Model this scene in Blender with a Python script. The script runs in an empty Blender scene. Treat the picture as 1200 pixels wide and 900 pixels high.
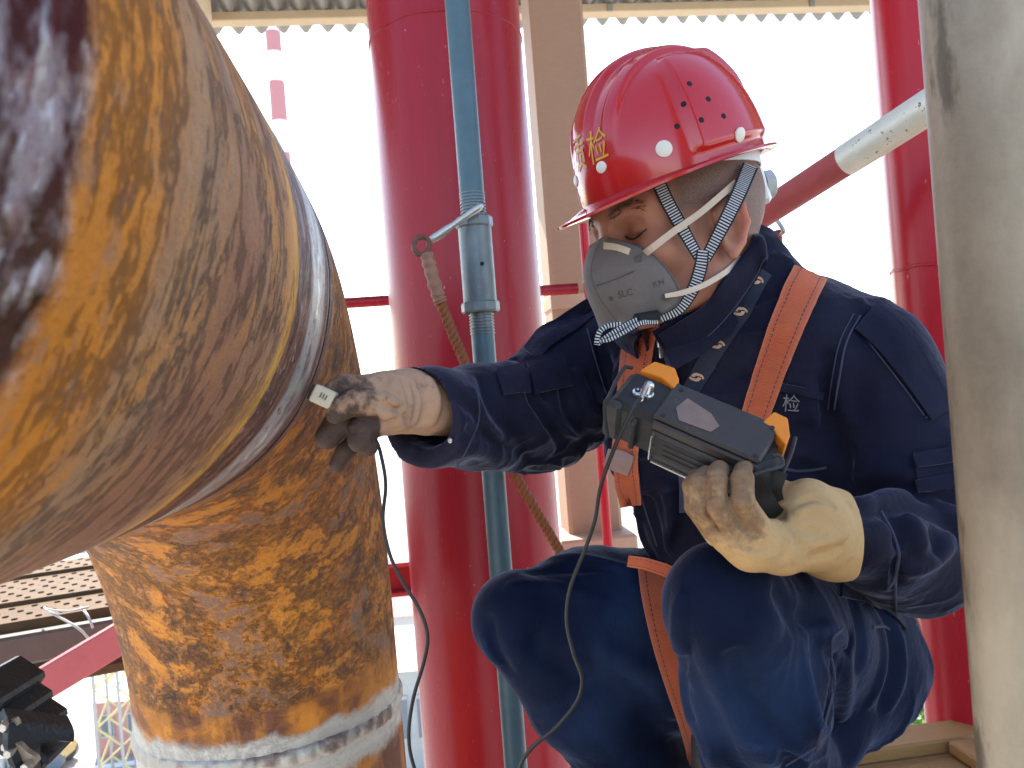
import bpy, bmesh, math, random
import numpy as np
from mathutils import Vector, Matrix
from mathutils.bvhtree import BVHTree
R = math.radians
random.seed(7); rng = np.random.default_rng(7)
S = bpy.context.scene; COL = S.collection

# ------------------------------------------------------------------ camera, sky, sun, exposure
H = 0.70; ROLL = R(4.4); FOC = 920.0
cr, sr = math.cos(ROLL), math.sin(ROLL)
cam = bpy.data.cameras.new('camera'); camo = bpy.data.objects.new('camera', cam); COL.objects.link(camo)
cam.sensor_width = 36; cam.lens = FOC/1200*36; cam.clip_start = 0.02; cam.clip_end = 3000
camo.matrix_world = Matrix(((cr, sr, 0, 0), (0, 0, -1, 0), (-sr, cr, 0, H), (0, 0, 0, 1)))
cam.dof.use_dof = True; cam.dof.focus_distance = 0.88; cam.dof.aperture_fstop = 13.0
S.camera = camo
SUN_EL, SUN_AZ = R(43), R(-22)          # azimuth from +Y, towards +X
w = bpy.data.worlds.new('World'); S.world = w; w.use_nodes = True
nt = w.node_tree; sky = nt.nodes.new('ShaderNodeTexSky'); sky.sky_type = 'NISHITA'; sky.sun_disc = False
sky.sun_elevation = SUN_EL; sky.sun_rotation = SUN_AZ; sky.dust_density = 1.2; sky.air_density = 1.0; sky.altitude = 30
bg = nt.nodes['Background']; bg.inputs['Strength'].default_value = 0.15
nt.links.new(sky.outputs[0], bg.inputs[0])
sl = bpy.data.lights.new('sun', 'SUN'); sl.energy = 4.0; sl.angle = R(0.5); sl.color = (1, 0.95, 0.87)
so = bpy.data.objects.new('sun', sl); COL.objects.link(so)
sd = Vector((math.sin(SUN_AZ)*math.cos(SUN_EL), math.cos(SUN_AZ)*math.cos(SUN_EL), math.sin(SUN_EL)))
so.rotation_euler = sd.to_track_quat('Z', 'Y').to_euler(); so.location = (0, 0, 30)
S.view_settings.view_transform = 'Standard'; S.view_settings.look = 'None'
S.view_settings.exposure = 2.0; S.view_settings.gamma = 1.0

def W(px, py, d):
    xi = (px-600)/FOC*d; yi = (450-py)/FOC*d
    return np.array((xi*cr+yi*sr, d, H-xi*sr+yi*cr))
def pr(r, d): return r*d/FOC
def unW(p):
    x, y, z = p; z = z-H
    return (600+(x*cr-z*sr)/y*FOC, 450-(x*sr+z*cr)/y*FOC)
CAM = np.array((0, 0, H))
YAW = R(6.5)                                       # the structure stands turned a little against the view
BX = np.array((math.cos(YAW), math.sin(YAW), 0)); BY = np.array((-math.sin(YAW), math.cos(YAW), 0)); BZ = np.array((0, 0, 1.0))

# ------------------------------------------------------------------ materials
class G:
    def __init__(s, name):
        s.m = bpy.data.materials.new(name); s.m.use_nodes = True; s.t = s.m.node_tree
        s.b = s.t.nodes['Principled BSDF']; s._tc = None
    def n(s, typ, **kw):
        n = s.t.nodes.new('ShaderNode'+typ)
        for k, v in kw.items(): setattr(n, k, v)
        return n
    def put(s, sock, v):
        if isinstance(v, bpy.types.NodeSocket): s.t.links.new(v, sock)
        elif v is not None:
            if hasattr(sock.default_value, '__len__') and not hasattr(v, '__len__'): v = (v,)*len(sock.default_value)
            if hasattr(v, '__len__') and len(v) == 3 and len(sock.default_value) == 4: v = (*v, 1)
            sock.default_value = v
    def tc(s, k='Object'):
        if s._tc is None: s._tc = s.n('TexCoord')
        return s._tc.outputs[k]
    def map(s, v, scale=(1, 1, 1), rot=(0, 0, 0), loc=(0, 0, 0)):
        n = s.n('Mapping'); s.put(n.inputs['Vector'], v); n.inputs['Scale'].default_value = scale
        n.inputs['Rotation'].default_value = rot; n.inputs['Location'].default_value = loc
        return n.outputs[0]
    def noise(s, v, scale, detail=5, rough=.55, dist=0):
        n = s.n('TexNoise'); s.put(n.inputs['Vector'], v); n.inputs['Scale'].default_value = scale
        n.inputs['Detail'].default_value = detail; n.inputs['Roughness'].default_value = rough; n.inputs['Distortion'].default_value = dist
        return n.outputs['Fac']
    def vor(s, v, scale, feature='F1', out='Distance', rand=1):
        n = s.n('TexVoronoi', feature=feature); s.put(n.inputs['Vector'], v); n.inputs['Scale'].default_value = scale
        n.inputs['Randomness'].default_value = rand
        return n.outputs[out]
    def wave(s, v, scale, dist=0, direction='X', profile='SIN', detail=2, dscale=1):
        n = s.n('TexWave', wave_type='BANDS', bands_direction=direction, wave_profile=profile); s.put(n.inputs['Vector'], v)
        n.inputs['Scale'].default_value = scale; n.inputs['Distortion'].default_value = dist
        n.inputs['Detail'].default_value = detail; n.inputs['Detail Scale'].default_value = dscale
        return n.outputs['Fac']
    def ramp(s, f, stops, interp='LINEAR'):
        n = s.n('ValToRGB'); s.put(n.inputs[0], f); e = n.color_ramp.elements; n.color_ramp.interpolation = interp
        while len(e) < len(stops): e.new(0.5)
        for i, (p, c) in enumerate(stops):
            e[i].position = p
            e[i].color = (*c, 1) if hasattr(c, '__len__') else (c, c, c, 1)
        return n.outputs[0]
    def mix(s, f, a, b, mode='MIX'):
        n = s.n('Mix', data_type='RGBA', blend_type=mode)
        s.put(n.inputs[0], f); s.put(n.inputs[6], a); s.put(n.inputs[7], b)
        return n.outputs[2]
    def math(s, op, a, b=None, c=None, clamp=False):
        n = s.n('Math', operation=op, use_clamp=clamp); s.put(n.inputs[0], a)
        if b is not None: s.put(n.inputs[1], b)
        if c is not None: s.put(n.inputs[2], c)
        return n.outputs[0]
    def step(s, v, lo, hi):                      # smooth step
        n = s.n('MapRange', interpolation_type='SMOOTHSTEP'); s.put(n.inputs[0], v)
        n.inputs[1].default_value = lo; n.inputs[2].default_value = hi
        return n.outputs[0]
    def band(s, v, a, b, soft):                   # 1 between a and b
        return s.math('MULTIPLY', s.step(v, a-soft, a+soft), s.math('SUBTRACT', 1.0, s.step(v, b-soft, b+soft)))
    def attr(s, name): n = s.n('Attribute'); n.attribute_name = name; return n.outputs['Fac']
    def sep(s, v): n = s.n('SeparateXYZ'); s.put(n.inputs[0], v); return n.outputs
    def comb(s, x, y, z):
        n = s.n('CombineXYZ'); s.put(n.inputs[0], x); s.put(n.inputs[1], y); s.put(n.inputs[2], z); return n.outputs[0]
    def bump(s, h, strength=.5, dist=.002, normal=None):
        n = s.n('Bump'); s.put(n.inputs['Height'], h); n.inputs['Strength'].default_value = strength; n.inputs['Distance'].default_value = dist
        if normal is not None: s.put(n.inputs['Normal'], normal)
        return n.outputs[0]
    def done(s, base, rough=.6, metal=0, normal=None, **kw):
        b = s.b.inputs; s.put(b['Base Color'], base); s.put(b['Roughness'], rough); s.put(b['Metallic'], metal)
        if normal is not None: s.put(b['Normal'], normal)
        kw.setdefault('Specular_IOR_Level', .28)
        for k, v in kw.items(): s.put(b[k.replace('_', ' ')], v)
        return s.m

def m_plain(name, col, rough=.55, metal=0, var=.25, scale=30, bump=.15, **kw):
    g = G(name); v = g.tc()
    a = g.noise(v, scale, 6, .6); b = g.noise(v, scale*.17, 4, .6)
    c = g.mix(g.math('MULTIPLY', a, var*1.2), col, tuple(x*.35 for x in col))
    c = g.mix(g.math('MULTIPLY', b, var), c, tuple(min(1, x*1.5+.02) for x in col))
    return g.done(c, g.math('ADD', g.math('MULTIPLY', a, .25), rough-.12), metal, g.bump(g.noise(v, scale*4, 4), bump, .002), **kw)

def m_red_paint(name, c0=(.20, .006, .013), c1=(.29, .014, .022)):
    g = G(name); v = g.tc()
    vv = g.map(v, (9, 9, .9)); a = g.noise(vv, 2.2, 6, .6); b = g.noise(g.map(v, (3, 3, .35)), 2, 5, .6)
    c = g.mix(a, c0, c1); c = g.mix(g.math('MULTIPLY', g.step(b, .52, .75), .35), c, (.5, .12, .10))
    sp = g.step(g.noise(g.map(v, (30, 30, 10)), 6, 3), .70, .76)
    c = g.mix(g.math('MULTIPLY', sp, .6), c, (.62, .32, .28))
    r = g.math('ADD', g.math('MULTIPLY', b, .25), .16)
    return g.done(c, r, 0, g.bump(g.noise(v, 40, 4), .08, .004), Specular_IOR_Level=.22)

# ------------------------------------------------------------------ mesh helpers
class MB:
    def __init__(s): s.v = []; s.f = []; s.uv = None; s.n = 0; s.uvs = []
    def add(s, v, f, uv=None):
        v = np.asarray(v, float); s.v.append(v)
        s.f += [tuple(int(i)+s.n for i in q) for q in f]; s.n += len(v)
        s.uvs.append(np.zeros((len(v), 2)) if uv is None else np.asarray(uv, float))
        return s
def cat_rom(P, n):
    P = np.asarray(P, float); m = len(P)
    if m == 2: return P[0]+(P[1]-P[0])*np.linspace(0, 1, n)[:, None]
    Q = np.vstack((2*P[0]-P[1], P, 2*P[-1]-P[-2])); out = []
    for t in np.linspace(0, m-1, n):
        i = min(int(t), m-2); u = t-i; a, b, c, d = Q[i:i+4]
        out.append(.5*((2*b)+(c-a)*u+(2*a-5*b+4*c-d)*u*u+(3*b-a-3*c+d)*u**3))
    return np.array(out)
def nrm(v): v = np.asarray(v, float); return v/(np.linalg.norm(v, axis=-1, keepdims=True)+1e-12)
def frames(P, up=(0, 0, 1)):
    T = np.gradient(P, axis=0); T = nrm(T); N = np.zeros_like(P)
    u = np.asarray(up, float)
    if abs(np.dot(u, T[0])) > .95: u = np.array((1., 0, 0))
    n = nrm(u-np.dot(u, T[0])*T[0]); N[0] = n
    for i in range(1, len(P)):
        n = N[i-1]-np.dot(N[i-1], T[i])*T[i]; N[i] = nrm(n)
    return T, N, np.cross(T, N)
def tube(mb, P, r, segs=12, caps=True, up=(0, 0, 1)):
    P = np.asarray(P, float); n = len(P); r = np.broadcast_to(np.asarray(r, float), (n,))
    T, N, B = frames(P, up); a = np.linspace(0, 2*math.pi, segs, endpoint=False)
    v = (P[:, None]+r[:, None, None]*(np.cos(a)[None, :, None]*N[:, None]+np.sin(a)[None, :, None]*B[:, None])).reshape(-1, 3)
    f = []
    for i in range(n-1):
        for j in range(segs):
            k = (j+1) % segs
            f.append((i*segs+j, i*segs+k, (i+1)*segs+k, (i+1)*segs+j))
    if caps: f.append(tuple(range(segs))[::-1]); f.append(tuple((n-1)*segs+j for j in range(segs)))
    L = np.concatenate(([0], np.cumsum(np.linalg.norm(np.diff(P, axis=0), axis=1))))
    uv = np.stack(np.broadcast_arrays(a[None]/(2*math.pi), L[:, None]), -1).reshape(-1, 2)
    return mb.add(v, f, uv)
def box(mb, c, size, ax=None, bev=0.0):
    """box at c with full sizes, axes rows ax; bevelled edges"""
    ax = np.eye(3) if ax is None else np.asarray(ax, float); h = np.asarray(size, float)/2; c = np.asarray(c, float)
    b = min(bev, .45*min(size))
    if b <= 0:
        sg = np.array([(x, y, z) for x in (-1, 1) for y in (-1, 1) for z in (-1, 1)], float)
        f = [(0, 1, 3, 2), (4, 6, 7, 5), (0, 4, 5, 1), (2, 3, 7, 6), (0, 2, 6, 4), (1, 5, 7, 3)]
        return mb.add(c+(sg*h)@ax, f)
    v = []; idx = {}
    for x in (-1, 1):
        for y in (-1, 1):
            for z in (-1, 1):
                s = np.array((x, y, z))
                for k in range(3):
                    q = s*(h-b); q[k] = s[k]*h[k]; idx[(x, y, z, k)] = len(v); v.append(q)
    f = []
    for k in range(3):
        i, j = [m for m in range(3) if m != k]
        for sg in (-1, 1):
            q = []
            for (p, r_) in ((-1, -1), (1, -1), (1, 1), (-1, 1)):
                s = [0, 0, 0]; s[k] = sg; s[i] = p; s[j] = r_; q.append(idx[(*s, k)])
            f.append(tuple(q))
    for k in range(3):
        i, j = [m for m in range(3) if m != k]
        for p in (-1, 1):
            for r_ in (-1, 1):
                q = []
                for (sg, ff) in ((-1, i), (1, i), (1, j), (-1, j)):
                    s = [0, 0, 0]; s[k] = sg; s[i] = p; s[j] = r_; q.append(idx[(*s, ff)])
                f.append(tuple(q))
    for x in (-1, 1):
        for y in (-1, 1):
            for z in (-1, 1): f.append((idx[(x, y, z, 0)], idx[(x, y, z, 1)], idx[(x, y, z, 2)]))
    return mb.add(c+np.array(v)@ax, f)
def disc_prism(mb, c, n, r, h, segs=18, bev=.15, sy=1.0, up=(0, 0, 1)):
    n = nrm(n); P = [np.asarray(c)+n*h*t for t in (0, 1-bev, 1)]
    return tube(mb, np.array(P), [r, r, r*(1-bev)], segs, True, up)
def grid_faces(nu, nv, closed=False):
    f = []
    for i in range(nu-1):
        for j in range(nv if closed else nv-1):
            k = (j+1) % nv
            f.append((i*nv+j, i*nv+k, (i+1)*nv+k, (i+1)*nv+j))
    return f
def sheet(mb, A, thick, Nrm):
    """thick sheet from grid A (nu,nv,3) with unit normals Nrm; UV u across, v along in metres"""
    nu, nv, _ = A.shape; top = A+Nrm*thick/2; bot = A-Nrm*thick/2
    f = grid_faces(nu, nv); o = nu*nv
    F = [q for q in f]+[tuple(i+o for i in q[::-1]) for q in f]
    rim = [(i, 0) for i in range(nu)]+[(nu-1, j) for j in range(1, nv)]+[(i, nv-1) for i in range(nu-2, -1, -1)]+[(0, j) for j in range(nv-2, 0, -1)]
    ids = [i*nv+j for i, j in rim]
    for a, b in zip(ids, ids[1:]+ids[:1]): F.append((b, a, a+o, b+o))
    L = np.concatenate(([0], np.cumsum(np.linalg.norm(np.diff(A[:, nv//2], axis=0), axis=1))))
    uv = np.stack(np.broadcast_arrays(np.linspace(0, 1, nv)[None], L[:, None]), -1).reshape(-1, 2)
    return mb.add(np.concatenate((top.reshape(-1, 3), bot.reshape(-1, 3))), F, np.concatenate((uv, uv)))
def ribbon(mb, P, N, width, thick, nv=5):
    P = np.asarray(P, float); T = nrm(np.gradient(P, axis=0)); N = nrm(N); B = nrm(np.cross(T, N)); N = nrm(np.cross(B, T))
    width = np.broadcast_to(np.asarray(width, float), (len(P),))
    u = np.linspace(-.5, .5, nv); A = P[:, None]+B[:, None]*(u[None, :, None]*width[:, None, None])
    return sheet(mb, A, thick, np.broadcast_to(N[:, None], A.shape))

def tag(o, label=None, cat=None, group=None, kind=None):
    for k, v in (('label', label), ('category', cat), ('group', group), ('kind', kind)):
        if v: o[k] = v
    return o
def root_of(o):
    while o.parent: o = o.parent
    return o
def thing(name, loc, label, cat, group=None):
    o = bpy.data.objects.new(name, None); o.empty_display_size = .05; COL.objects.link(o); o.location = Vector(loc)
    return tag(o, label, cat, group)
def obj(name, mb, mat, parent=None, smooth=True, attrs=None, angle=40, loc=None):
    """link the collected geometry as ONE mesh object; world coordinates in, stored relative to its thing's base"""
    if isinstance(mb, MB):
        v = np.concatenate(mb.v); f = mb.f; uv = np.concatenate(mb.uvs)
    else: v, f = mb[:2]; uv = None
    v = np.asarray(v, float)
    base = np.array(root_of(parent).location) if parent else (np.asarray(loc, float) if loc is not None else np.array((v[:, 0].mean(), v[:, 1].mean(), v[:, 2].min())))
    me = bpy.data.meshes.new(name); me.from_pydata((v-base).tolist(), [], f if isinstance(f, list) else f.tolist()); me.update()
    if uv is not None:
        l = me.uv_layers.new(name='UVMap'); vi = np.zeros(len(me.loops), int); me.loops.foreach_get('vertex_index', vi)
        l.data.foreach_set('uv', uv[vi].ravel())
    for k, a in (attrs or {}).items():
        at = me.attributes.new(k, 'FLOAT', 'POINT'); at.data.foreach_set('value', np.asarray(a, np.float32))
    if smooth:
        me.shade_smooth()
        if angle < 180: me.set_sharp_from_angle(angle=R(angle))
    o = bpy.data.objects.new(name, me); COL.objects.link(o)
    if mat: me.materials.append(mat)
    if parent: o.parent = parent
    else: o.location = Vector(base)
    return o
def box_obj(name, c, size, mat, parent=None, ax=None, bev=.004): return obj(name, box(MB(), c, size, ax, bev), mat, parent, True, angle=30)
BAX = np.array((BX, BY, BZ))

# ------------------------------------------------------------------ signed-distance modelling
def axis_grid(lo, hi, h, fine=None):
    """coordinates from lo to hi; fine = (a, b, hf) refines a stretch"""
    if not fine: return np.arange(lo, hi+h, h)
    a, b, hf = fine
    return np.unique(np.concatenate((np.arange(lo, a-h*.5, h), np.arange(a, b, hf), np.arange(b, hi+h, h))))
class SDF:
    def __init__(s, xs, ys, zs):
        s.ax = [np.asarray(a, np.float32) for a in (xs, ys, zs)]; s.D = np.full([len(a) for a in s.ax], .2, np.float32)
    def sub(s, lo, hi):
        sl = []
        for a, l, h in zip(s.ax, lo, hi): sl.append(slice(max(0, np.searchsorted(a, l)-1), min(len(a), np.searchsorted(a, h)+1)))
        return tuple(sl), np.meshgrid(*[a[q] for a, q in zip(s.ax, sl)], indexing='ij', sparse=True)
    def put(s, sl, d, k, op):
        a = s.D[sl]
        if a.size == 0: return
        if op == 'sub': d = -d
        if op == 'add':
            if k > 0: h = np.maximum(k-np.abs(a-d), 0)/k; s.D[sl] = np.minimum(a, d)-h*h*k*.25
            else: s.D[sl] = np.minimum(a, d)
        else:
            if k > 0: h = np.maximum(k-np.abs(a-d), 0)/k; s.D[sl] = np.maximum(a, d)+h*h*k*.25
            else: s.D[sl] = np.maximum(a, d)
    def cap(s, a, b, ra, rb, k=.02, op='add', flat=None):
        """tapered capsule; flat = (axis, factor) squeezes it along an axis"""
        a = np.asarray(a, float); b = np.asarray(b, float); m = max(ra, rb)+k+.012
        sl, (x, y, z) = s.sub(np.minimum(a, b)-m, np.maximum(a, b)+m)
        ba = b-a; L = max(ba@ba, 1e-9)
        px, py, pz = x-a[0], y-a[1], z-a[2]
        t = np.clip((px*ba[0]+py*ba[1]+pz*ba[2])/L, 0, 1)
        qx, qy, qz = px-t*ba[0], py-t*ba[1], pz-t*ba[2]
        if flat is not None:
            n, fac = nrm(flat[0]), flat[1]; e = qx*n[0]+qy*n[1]+qz*n[2]; e = e*(1/fac-1)
            qx, qy, qz = qx+e*n[0], qy+e*n[1], qz+e*n[2]
        d = np.sqrt(qx*qx+qy*qy+qz*qz)-(ra+(rb-ra)*t)
        if flat is not None: d = d*min(1, flat[1]*1.15)
        s.put(sl, d.astype(np.float32), k, op)
    def chain(s, P, k=.02, op='add', flat=None):
        """P: list of (point, radius)"""
        for (a, ra), (b, rb) in zip(P[:-1], P[1:]): s.cap(a, b, ra, rb, k, op, flat)
    def ell(s, c, r, ax=None, k=.02, op='add'):
        ax = np.eye(3) if ax is None else np.asarray(ax, float); r = np.asarray(r, float); m = max(r)+k+.012
        sl, (x, y, z) = s.sub(np.asarray(c)-m, np.asarray(c)+m); p = (x-c[0], y-c[1], z-c[2])
        q = [p[0]*ax[i][0]+p[1]*ax[i][1]+p[2]*ax[i][2] for i in range(3)]
        k0 = np.sqrt(sum((q[i]/r[i])**2 for i in range(3))); k1 = np.sqrt(sum((q[i]/r[i]**2)**2 for i in range(3)))+1e-9
        s.put(sl, (k0*(k0-1)/k1).astype(np.float32), k, op)
    def rbox(s, c, half, ax=None, rad=.005, k=.005, op='add'):
        ax = np.eye(3) if ax is None else np.asarray(ax, float); half = np.asarray(half, float); m = np.linalg.norm(half)+k+.012
        sl, (x, y, z) = s.sub(np.asarray(c)-m, np.asarray(c)+m); p = (x-c[0], y-c[1], z-c[2])
        q = [np.abs(p[0]*ax[i][0]+p[1]*ax[i][1]+p[2]*ax[i][2])-(half[i]-rad) for i in range(3)]
        d = np.sqrt(sum(np.maximum(t, 0)**2 for t in q))+np.minimum(np.maximum(np.maximum(q[0], q[1]), q[2]), 0)-rad
        s.put(sl, d.astype(np.float32), k, op)
    def fold(s, P, w, amp, taper=True):
        """raise (amp>0) or press (amp<0) a soft crease along a polyline"""
        P = cat_rom(P, max(6, 4*len(P))); n = len(P); m = 2.6*w+.01
        sl, (x, y, z) = s.sub(P.min(0)-m, P.max(0)+m); best = None; bt = None
        for i in range(n-1):
            a, b = P[i], P[i+1]; ba = b-a; L = max(ba@ba, 1e-9)
            px, py, pz = x-a[0], y-a[1], z-a[2]; t = np.clip((px*ba[0]+py*ba[1]+pz*ba[2])/L, 0, 1)
            d = (px-t*ba[0])**2+(py-t*ba[1])**2+(pz-t*ba[2])**2; tt = (i+t)/(n-1)
            if best is None: best = d; bt = tt
            else: sel = d < best; bt = np.where(sel, tt, bt); best = np.minimum(best, d)
        g = np.exp(-best/(w*w))
        if taper: g = g*np.sqrt(np.clip(4*bt*(1-bt), 0, 1))
        s.D[sl] -= (amp*g).astype(np.float32)
    def mesh(s, smooth=2):
        D = s.D; xs, ys, zs = s.ax; ins = D < 0; nx, ny, nz = [n-1 for n in D.shape]
        cs = np.zeros((nx, ny, nz), np.uint8)
        C = [(i, j, k) for i in (0, 1) for j in (0, 1) for k in (0, 1)]
        for i, j, k in C: cs += ins[i:i+nx, j:j+ny, k:k+nz]
        ci = np.argwhere((cs > 0) & (cs < 8)); ids = np.full((nx, ny, nz), -1, np.int64); ids[tuple(ci.T)] = np.arange(len(ci))
        acc = np.zeros((len(ci), 3)); cnt = np.zeros(len(ci)); i0 = ci
        def pos(c): return np.stack((xs[c[:, 0]], ys[c[:, 1]], zs[c[:, 2]]), 1).astype(float)
        for a in C:
            for axn in range(3):
                if a[axn]: continue
                b = list(a); b[axn] = 1
                ca = i0+np.array(a); cb = i0+np.array(b); da = D[tuple(ca.T)]; db = D[tuple(cb.T)]
                x = (da < 0) != (db < 0); t = np.where(x, da/(da-db+1e-12), 0)[:, None]
                pa, pb = pos(ca), pos(cb); acc += np.where(x[:, None], pa+(pb-pa)*t, 0); cnt += x
        v = acc/np.maximum(cnt, 1)[:, None]; F = []
        for axn in range(3):
            o = [m for m in range(3) if m != axn]
            a = [slice(None)]*3; b = [slice(None)]*3; a[axn] = slice(0, -1); b[axn] = slice(1, None)
            A, B = ins[tuple(a)], ins[tuple(b)]
            e = np.argwhere(A != B); ok = np.all((e[:, o] > 0) & (e[:, o] < np.array([(nx, ny, nz)[m] for m in o])), axis=1); e = e[ok]
            fl = A[tuple(e.T)]; q = []
            for du, dv in ((0, 0), (-1, 0), (-1, -1), (0, -1)):
                c = e.copy(); c[:, o[0]] += du; c[:, o[1]] += dv; q.append(ids[tuple(c.T)])
            q = np.stack(q, 1)
            if axn == 1: fl = ~fl
            q[~fl] = q[~fl][:, ::-1]; F.append(q)
        F = np.concatenate(F); F = F[(F >= 0).all(1)]
        E = np.concatenate([F[:, [i, (i+1) % 4]] for i in range(4)]); E = np.concatenate((E, E[:, ::-1]))
        for _ in range(smooth):
            a = np.stack([np.bincount(E[:, 0], v[E[:, 1], m], len(v)) for m in range(3)], 1)
            n = np.bincount(E[:, 0], minlength=len(v))[:, None]
            v = v+.5*(a/np.maximum(n, 1)-v)
        return v, F
class Surf:
    """ray casting on a finished mesh, used to lay seams, straps and tabs on it"""
    def __init__(s, *meshes):
        vs = []; fs = []; n = 0
        for v, f in meshes: vs.append(np.asarray(v)); fs += [tuple(int(i)+n for i in q) for q in f]; n += len(v)
        s.t = BVHTree.FromPolygons([Vector(p) for p in np.concatenate(vs)], fs)
    def hit(s, px, py):
        d = nrm(W(px, py, 1.0)-CAM); loc, n, i, t = s.t.ray_cast(Vector(CAM), Vector(d))
        if loc is None: return None
        n = np.array(n); n = n if n@d < 0 else -n
        return np.array(loc), n
    def strap(s, mb, pts, width, thick=.003, off=.002, n=40, nv=7, dflt=.9, soft=5):
        """band over the surface: pts = pixels of its middle line, width in pixels (one or per point)"""
        pts = np.array([tuple(p) if len(p) > 2 else (p[0], p[1], np.nan) for p in pts], float); q = cat_rom(pts[:, :2], n); wd = np.interp(np.linspace(0, 1, n), np.linspace(0, 1, len(pts)), np.broadcast_to(width, len(pts)))
        T = nrm(np.gradient(q, axis=0)); B = np.stack((-T[:, 1], T[:, 0]), 1)
        A = np.zeros((n, nv, 3)); Nn = np.zeros((n, nv, 3)); D = np.full((n, nv), np.nan); u = np.linspace(-.5, .5, nv)
        for i in range(n):
            for j in range(nv):
                x = q[i]+B[i]*wd[i]*u[j]; h = s.hit(*x)
                if h is not None: D[i, j] = h[0][1]; Nn[i, j] = h[1]
        if not np.isnan(pts[:, 2]).all():
            dd = np.interp(np.linspace(0, 1, n), np.linspace(0, 1, len(pts)), pts[:, 2])
            D = np.where(np.isnan(dd)[:, None], D, dd[:, None])
        for j in range(nv):
            ok = ~np.isnan(D[:, j])
            D[:, j] = np.interp(np.arange(n), np.arange(n)[ok], D[ok, j]) if ok.any() else np.nan
        for i in range(n):
            ok = ~np.isnan(D[i]); D[i] = np.interp(np.arange(nv), np.arange(nv)[ok], D[i][ok]) if ok.any() else dflt
        for _ in range(soft):
            P = np.pad(D, ((1, 1), (1, 1)), 'edge'); sm = (P[:-2, 1:-1]+P[2:, 1:-1]+P[1:-1, :-2]+P[1:-1, 2:])/4; D = np.minimum(D, .5*D+.5*sm) if _ % 2 else .5*D+.5*sm
        for i in range(n):
            for j in range(nv): x = q[i]+B[i]*wd[i]*u[j]; A[i, j] = W(x[0], x[1], D[i, j])
        gu = np.gradient(A, axis=0); gv = np.gradient(A, axis=1); N = nrm(np.cross(gu, gv)); V = nrm(CAM-A)
        N = np.where((N*V).sum(-1, keepdims=True) < 0, -N, N)
        # orient consistently so that faces point outwards
        A = A+N*(off+thick/2)
        if (np.cross(gu, gv)*V).sum() > 0: A = A[:, ::-1]; N = N[:, ::-1]
        return sheet(mb, A, thick, N)
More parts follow.
